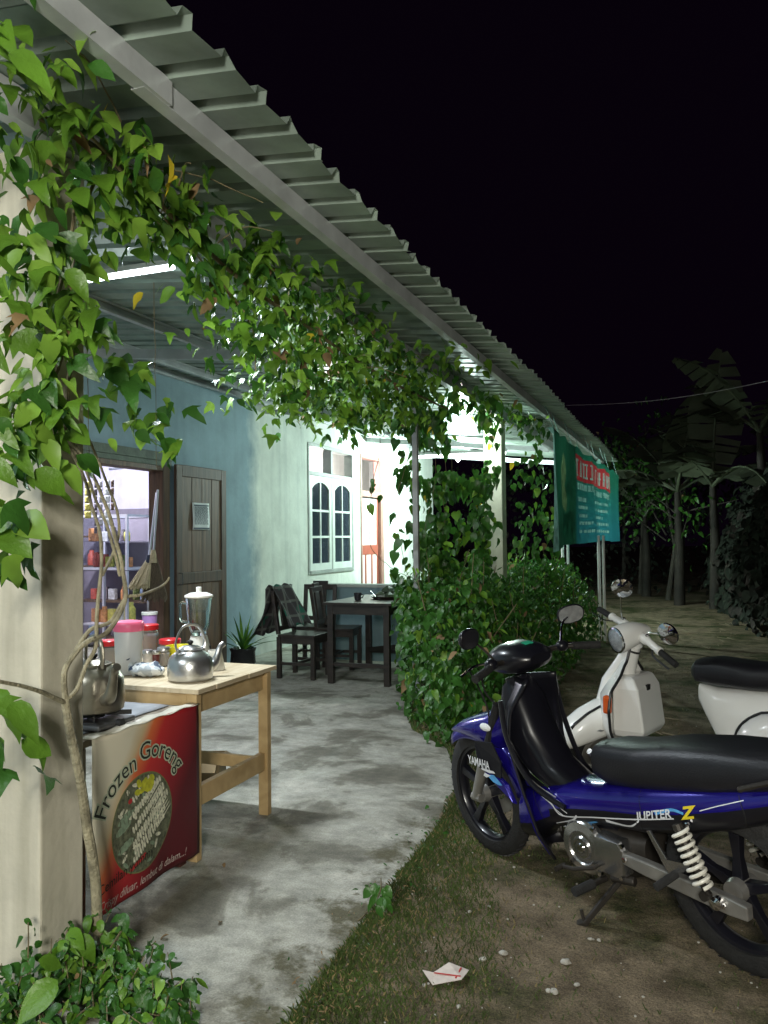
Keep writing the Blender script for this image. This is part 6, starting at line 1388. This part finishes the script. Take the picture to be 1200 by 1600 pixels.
# side stand
b = MB(); b.bar((.42, .11, .2), (.53, .2, .03), .028, .018); b.tube([(.36, .1, .21), (.45, .12, .205)], .018, 8); b.build('side_stand', DKM, mc, bevel=.003)
b = MB(); b.bar((.52, .19, .035), (.575, .215, .012), .04, .012); b.tube([(.535, .2, .03), (.545, .2, .075)], .006, 6); b.build('stand_foot', DKM, mc)
b = MB(); b.tube(smooth_path([(.62, -.05, .2), (.5, -.13, .17), (.2, -.16, .2), (-.05, -.17, .28), (-.35, -.18, .38)], 5), lerp_list([.018, .02, .03, .042, .045], 21), 12); b.build('exhaust', DKM, mc, smooth=True)
# handlebar cowl, headlight, bars, mirrors
b = MB(); b.loft([ring((x, 0, z), hw, hh, 22, 2.4) for x, z, hw, hh in ((1.09, .93, .06, .04), (1.06, .935, .1, .06), (1.0, .945, .125, .07), (.93, .95, .12, .065), (.87, .955, .1, .045), (.84, .958, .06, .02))]); b.build('handlebar_cowl', GBLK, mc, smooth=True)
b = MB(); b.sphere((1.07, 0, .93), .06, 16, sc=(.5, 1.35, .75)); b.build('headlight', CLL, mc, smooth=True)
b = MB(); b.add([(.93, .02, 1.0168), (.9, .02, 1.0115), (.9, -.025, 1.0115), (.93, -.025, 1.0168)], [(0, 1, 2, 3)]); b.build('dial', M('green_dial', (.02, .35, .2), .3, var=.1), mc, solid=.003)
b = MB(); b.tube(smooth_path([(1.0, 0, .86), (.99, 0, .8), (1.02, 0, .72)], 4), .05, 12); b.build('steering_cover', GBLK, mc, smooth=True)
for s in (-1, 1):
    b = MB(); b.tube(smooth_path([(.95, s * .08, .945), (.93, s * .18, .955), (.88, s * .26, .955), (.84, s * .36, .945)], 5), .011, 8); b.build('handlebar', DKM, mc, smooth=True)
    b = MB(); b.tube([(.885, s * .245, .957), (.84, s * .365, .945)], .017, 12); b.build('grip', RUB, mc, smooth=True)
    b = MB(); b.tube(smooth_path([(.93, s * .21, .965), (.96, s * .26, .96), (.92, s * .37, .945)], 5), .006, 8, sy=.6); b.build('brake_lever', CHR, mc, smooth=True)
    b = MB(); b.sphere((.915, s * .21, .962), .028, 12, sc=(1, 1.1, .9)); b.build('switch_pod', GBLK, mc, smooth=True)
    mm = (.93, s * .3, 1.085) if s < 0 else (.9, .32, 1.09)
    b = MB(); b.tube(smooth_path([(.91, s * .2, .985), (.94, s * .25, 1.05), (mm[0] + .01, mm[1], mm[2] - .005)], 5), .005, 7); b.build('mirror_stalk', CHR if s < 0 else DKM, mc, smooth=True)
    mh = bpy.data.objects.new('mirror', MB().loft([[(x, yy * k, zz * k) for yy, zz in [(math.copysign(abs(math.cos(t)) ** .8, math.cos(t)) * .062, math.copysign(abs(math.sin(t)) ** .8, math.sin(t)) * .042) for t in [2 * PI * i / 22 for i in range(22)]]] for x, k in ((0, 1), (.006, 1.03), (.022, .85), (.03, .4))]).mesh('mirror', GBLK, True)); COL.objects.link(mh); mh.parent = mc; mh.location = mm; mh.rotation_euler = (.12 * s, -.1, s * .25 + (-.25 if s < 0 else 0))
    g_ = MB(); g_.add([(-.001, math.copysign(abs(math.cos(t)) ** .8, math.cos(t)) * .057, math.copysign(abs(math.sin(t)) ** .8, math.sin(t)) * .038) for t in [2 * PI * i / 22 for i in range(22)]], [tuple(range(22))]); g_.build('mirror_glass', MIR if s < 0 else GBLK, mh)  # reflections put into the glass colour: hazy grey right, dark left

# cables, seams, highlight lines and small hardware
for i, p in enumerate((((.93, .2, .965), (1.04, .22, .93), (1.1, .14, .84), (1.1, .09, .7), (1.12, .1, .55)), ((.93, -.2, .965), (1.05, -.2, .92), (1.12, -.1, .8), (1.12, -.09, .6), (1.2, -.1, .33)), ((.92, .18, .95), (1.02, .17, .9), (1.07, .12, .8), (1.05, .06, .72)))):
    b = MB(); b.tube(smooth_path(p, 7), .004, 7); b.build('cable', RUB, mc, smooth=True)
for path in (((.86, .44), (.8, .37), (.76, .3)), ((.3, .575), (.27, .5), (.29, .42)), ((-.1, .66), (-.12, .6), (-.1, .54))): decal_strip(path, .0025, .0025, RUB, nm='panel_seam')
for s in (-1, 1):  # silver tubes in place of light reflected along the black covers
    b = MB(); b.tube(smooth_path([(1.0, s * .105, .78), (.96, s * .112, .64), (.88, s * .108, .52), (.76, s * .1, .455)], 6), .003, 6); b.build('highlight_line', CHR, mc, smooth=True)
    b = MB(); b.tube(smooth_path([(.97, s * .13, .72), (.92, s * .14, .6), (.83, s * .135, .49), (.7, s * .125, .44)], 6), .0025, 6); b.build('highlight_line', GAL, mc, smooth=True)
b = MB(); b.bar((.55, .0, .705), (.55, .0, .706), .02, .02); b.tube([(.56, -.02, .57), (.6, 0, .6), (.6, .02, .62)], .012, 8); b.build('bag_hook', GAL, mc, smooth=True)
for x, z in ((.08, .52), (.37, .3), (-.02, .28), (.2, .37)):
    b = MB(); b.lathe([(0, 0), (.01, 0), (.01, .008), (.006, .01), (0, .01)], c=(x, .146 if z > .4 else .134, z), ax=(0, 1, 0), n=6); b.build('bolt', CHR, mc)
b = MB(); b.lathe([(.03, 0), (.036, 0), (.036, .004), (.03, .004)], c=(.575, .137, .28), ax=(0, 1, 0), n=28); b.lathe([(0, 0), (.02, 0), (.016, .005), (0, .006)], c=(.575, .14, .28), ax=(0, 1, 0), n=20); b.build('magneto_cap', CHR, mc, smooth=True)

# ---------------- scooter ----------------
CREAM = M('cream_white_paint', (.82, .82, .79), .25, var=.05, scale=3, coat=.5); TRIM = M('black_trim', (.012, .012, .012), .4, var=.1)
SP = Vector((-0.339,4.839,0.899)); fx, fy = -.945, .326; vo = (SP.x - fx * .95, SP.y - fy * .95)
sc = thing('scooter', 'cream white classic scooter with black saddle parked behind the motorcycle', 'scooter', (vo[0], vo[1], -.01), math.atan2(fy, fx))
STR = 1.15
def steered(name): # steering assembly pivot: rotates about the raked axis
    o = bpy.data.objects.new(name, None); COL.objects.link(o); o.parent = sc; return o
rake = math.radians(24); axis = Vector((-math.sin(rake), 0, math.cos(rake))); pv = Vector((1.12, 0, .34)); RS = Matrix.Rotation(STR, 3, axis)
def S(b): b.v = [tuple(pv + RS @ (Vector(v) - pv)) for v in b.v]; return b
wc = pv + RS @ (Vector((1.17, 0, .215)) - pv)
wf = wheel(sc, tuple(wc), .215, .09, .07, 0, 0, rmat=CREAM, rb=.135); wf.rotation_mode = 'QUATERNION'; wf.rotation_quaternion = RS.to_quaternion()
b = MB(); b.lathe([(0, .03), (.09, .04), (.12, .02), (.12, -.02), (.09, -.04), (0, -.03)], ax=(0, 1, 0), n=28); b.build('wheel_disc', GAL, wf, smooth=True)
wr = wheel(sc, (0, 0, .215), .215, .09, .07, 0, 0, rmat=GAL, rb=.135)
b = MB(); b.lathe([(0, .03), (.09, .04), (.12, .02), (.12, -.02), (.09, -.04), (0, -.03)], ax=(0, 1, 0), n=28); b.build('wheel_disc', GAL, wr, smooth=True)
# mudguard
b = MB(); b.loft([ring((x, 0, z), hw, hh, 26, 2.3, flat=f) for x, z, hw, hh, f in ((1.43, .33, .02, .02, .2), (1.41, .34, .06, .06, .3), (1.35, .36, .088, .095, .45), (1.26, .375, .1, .125, .5), (1.15, .385, .102, .14, .5), (1.05, .375, .095, .13, .5), (.98, .35, .075, .1, .5), (.95, .33, .03, .04, .3))]); mg = S(b).build('mudguard', CREAM, sc, smooth=True)
mt = eval_bvh(mg); b = MB()
for s in (-1, 1): pass
def crest(u, v):
    x = 1.37 - .24 * u; p = pv + RS @ (Vector((x, .028 + (v - .5) * .018 * (1 - .3 * u), 1.0)) - pv); d = RS @ Vector((0, 0, -1)); h = mt.ray_cast(p, d); return (h[0] - d * .003) if h[0] else p
b.grid(crest, 12, 2); b.build('crest_stripe', TRIM, sc, smooth=True, solid=.003)
b = MB(); b.tube([(1.17, -.07, .215), (1.1, -.07, .36)], .018, 10); S(b).build('fork_link', GAL, sc, smooth=True)
# leg shield
def lsh(u, v):
    z = .27 + .56 * u; y = (v - .5) * 2; w = np.interp(u, (0, .15, .4, .58, .7, .84, 1), (.2, .26, .285, .265, .16, .07, .045)); xc = np.interp(u, (0, .2, .5, .72, 1), (1.07, 1.1, 1.11, 1.03, .95)); cv_ = np.interp(u, (0, .5, .8, 1), (.13, .15, .06, .02))
    return (xc - cv_ * abs(y) ** 2, y * w, z + .0 * abs(y))
b = MB(); b.grid(lsh, 30, 20); b.build('leg_shield', CREAM, sc, smooth=True, solid=.008)
for s in (0, 1):
    b = MB(); b.tube([lsh(i / 30, s) for i in range(0, 31)], .0085, 8); b.build('shield_trim', TRIM, sc, smooth=True)
b = MB(); b.loft([ring((x, 0, z), hw, hh, 18, 2.5, pitch=PI / 2 + p) for x, z, hw, hh, p in ((1.11, .4, .05, .03, .1), (1.12, .5, .06, .035, .15), (1.08, .62, .055, .04, .2), (1.0, .74, .045, .035, .25), (.955, .82, .04, .03, .3))]); b.build('horn_cover', CREAM, sc, smooth=True)
b = MB(); b.tube([(.99, 0, .62), (.945, 0, .82)], .052, 20); b.build('steering_column', CREAM, sc, smooth=True)
b = MB(); b.lathe([(.055, 0), (.057, .006), (.055, .012)], c=(.95, 0, .8), ax=axis, n=22); b.build('column_trim', TRIM, sc, smooth=True)
for s in (-1, 1):
    b = MB(); b.box((.955, s * .262 - .02, .475), (1.0, s * .262 + .02, .575)); b.build('turn_signal', ORG, sc, bevel=.012)
# glove box
b = MB(); b.loft([[(x, y, z) for x, y in ((.99, -w), (xb, -w * .93), (xb, w * .93), (.99, w))] for z, w, xb in ((.33, .15, .84), (.37, .172, .815), (.6, .172, .845), (.655, .155, .875), (.665, .13, .9))]); b.build('glove_box', CREAM, sc, bevel=.012)
b = MB(); b.bar((.8435, 0, .6), (.8435, .04, .6), .012, .03); b.build('lock', TRIM, sc)
# headset
hp = pv + RS @ (Vector((.93, 0, .86)) - pv) * 0 if 0 else Vector((.925, 0, .865))
def H(b): R_ = Matrix.Rotation(STR, 3, axis); b.v = [tuple(hp + R_ @ Vector(v)) for v in b.v]; return b
b = MB(); b.loft([ring((x, 0, z), hw, hh, 26, 2.2, flat=fl) for x, z, hw, hh, fl in ((.125, .03, .073, .073, 0), (.11, .03, .076, .077, 0), (.05, .035, .074, .075, .1), (0, .035, .066, .068, .2), (-.05, .035, .052, .048, .3), (-.09, .035, .03, .025, .3))]); H(b).build('headset', CREAM, sc, smooth=True)
b = MB(); b.tube(smooth_path([(0, -.2, .035), (0, -.1, .045), (0, 0, .035), (0, .1, .045), (0, .2, .035)], 4), [.021] * 4 + [.03] * 4 + [.035] + [.03] * 4 + [.021] * 4, 14); b.tube([(0, 0, -.04), (0, 0, .03)], .05, 16); H(b).build('headset_arm', CREAM, sc, smooth=True)
b = MB(); b.lathe([(.074, -.002), (.076, .008), (.066, .012)], c=(.125, 0, .03), ax=(1, 0, 0), n=28); H(b).build('headlight_rim', CHR, sc, smooth=True)
b = MB(); b.lathe([(.066, .008), (.05, .018), (.02, .024), (0, .025)], c=(.125, 0, .03), ax=(1, 0, 0), n=28); H(b).build('headlight', M('lamp_lens', (.5, .52, .55), .05, .6, var=.25, scale=60, bump=.3), sc, smooth=True)
for s in (-1, 1):
    b = MB(); b.tube([(0, s * .2, .035), (-.005, s * .34, .02)], .018, 14); H(b).build('grip', RUB, sc, smooth=True)
    b = MB(); b.lathe([(0.018, 0), (.024, .004), (.024, .02), (.018, .024)], c=(0, s * .195, .036), ax=(0, s, 0), n=16); H(b).build('collar', CREAM, sc, smooth=True)
    b = MB(); b.tube(smooth_path([(.01, s * .17, .03), (.05, s * .22, .025), (.045, s * .34, .012)], 5), .006, 8, sy=.6); H(b).build('lever', MBLK, sc, smooth=True)
    b = MB(); b.tube(smooth_path([(.0, s * .1, .06), (.01, s * .11, .1), (.02 if s > 0 else .0, s * .27 if s > 0 else s * .14, .185 if s > 0 else .22)], 5), .0045, 8); b.tube([(.0, s * .1, .055), (.0, s * .1, .085)], .009, 8); H(b).build('mirror_stalk', CHR, sc, smooth=True)
    c_m = Vector((.02, .29, .2)) if s > 0 else Vector((-.01, -.14, .265)); b = MB(); b.lathe([(0, -.004), (.058, -.004), (.062, .0), (.06, .01), (.03, .022), (0, .026)], c=c_m, ax=(1, .3 if s > 0 else 1.1, 0), n=24); H(b).build('mirror', CHR, sc, smooth=True)
# floor, frame, rear body
b = MB(); b.loft([ring((x, 0, z), hw, hh, 16, 5) for x, z, hw, hh in ((1.0, .27, .2, .02), (.9, .235, .21, .025), (.6, .225, .21, .025), (.45, .26, .18, .04))]); b.build('floorboard', CREAM, sc, smooth=True)
for y in (-.12, -.04, .04, .12): b = MB(); b.box((.5, y - .012, .25), (.9, y + .012, .262)); b.build('floor_strip', TRIM, sc, bevel=.003)
b = MB(); b.loft([ring((x, 0, z), hw, hh, 24, 2.6) for x, z, hw, hh in ((.56, .60, .03, .05), (.52, .57, .075, .08), (.45, .5, .11, .14), (.36, .45, .14, .2), (.2, .44, .16, .22), (0, .44, .16, .22), (-.2, .43, .14, .21), (-.35, .4, .1, .17), (-.43, .36, .05, .1))]); b.build('rear_frame', CREAM, sc, smooth=True)
for s in (-1, 1):
    b = MB(); b.sphere((.0, s * .17, .41), 1, 28, sc=(.33, .13, .19)); b.v = [(x, y, min(z, .57)) for x, y, z in b.v]; b.build('side_cowl', CREAM, sc, smooth=True)
    b = MB(); b.tube([(math.cos(t) * .335, s * .165, .41 + min(math.sin(t) * .195, .16)) for t in [PI * i / 24 for i in range(25)]], .007, 8); b.build('cowl_trim', TRIM, sc, smooth=True)
b = MB(); b.loft([ring((x, 0, z), hw, hh, 24, 3.2) for x, z, hw, hh in ((.59, .72, .05, .03), (.56, .725, .1, .06), (.45, .73, .13, .075), (.25, .72, .14, .07), (.12, .73, .14, .075), (-.1, .745, .14, .075), (-.25, .75, .11, .06), (-.3, .75, .05, .03))]); b.build('seat', VIN, sc, smooth=True)
b = MB(); b.box((-.46, -.05, .5), (-.4, .05, .58)); b.build('tail_lamp', REDT, sc, bevel=.01)
b = MB(); b.tube([(.3, .1, .16), (.34, .14, .0)], .012, 8); b.tube([(.3, -.1, .16), (.34, -.14, .0)], .012, 8); b.tube([(.3, -.1, .16), (.3, .1, .16)], .012, 8); b.build('centre_stand', DKM, sc, smooth=True)
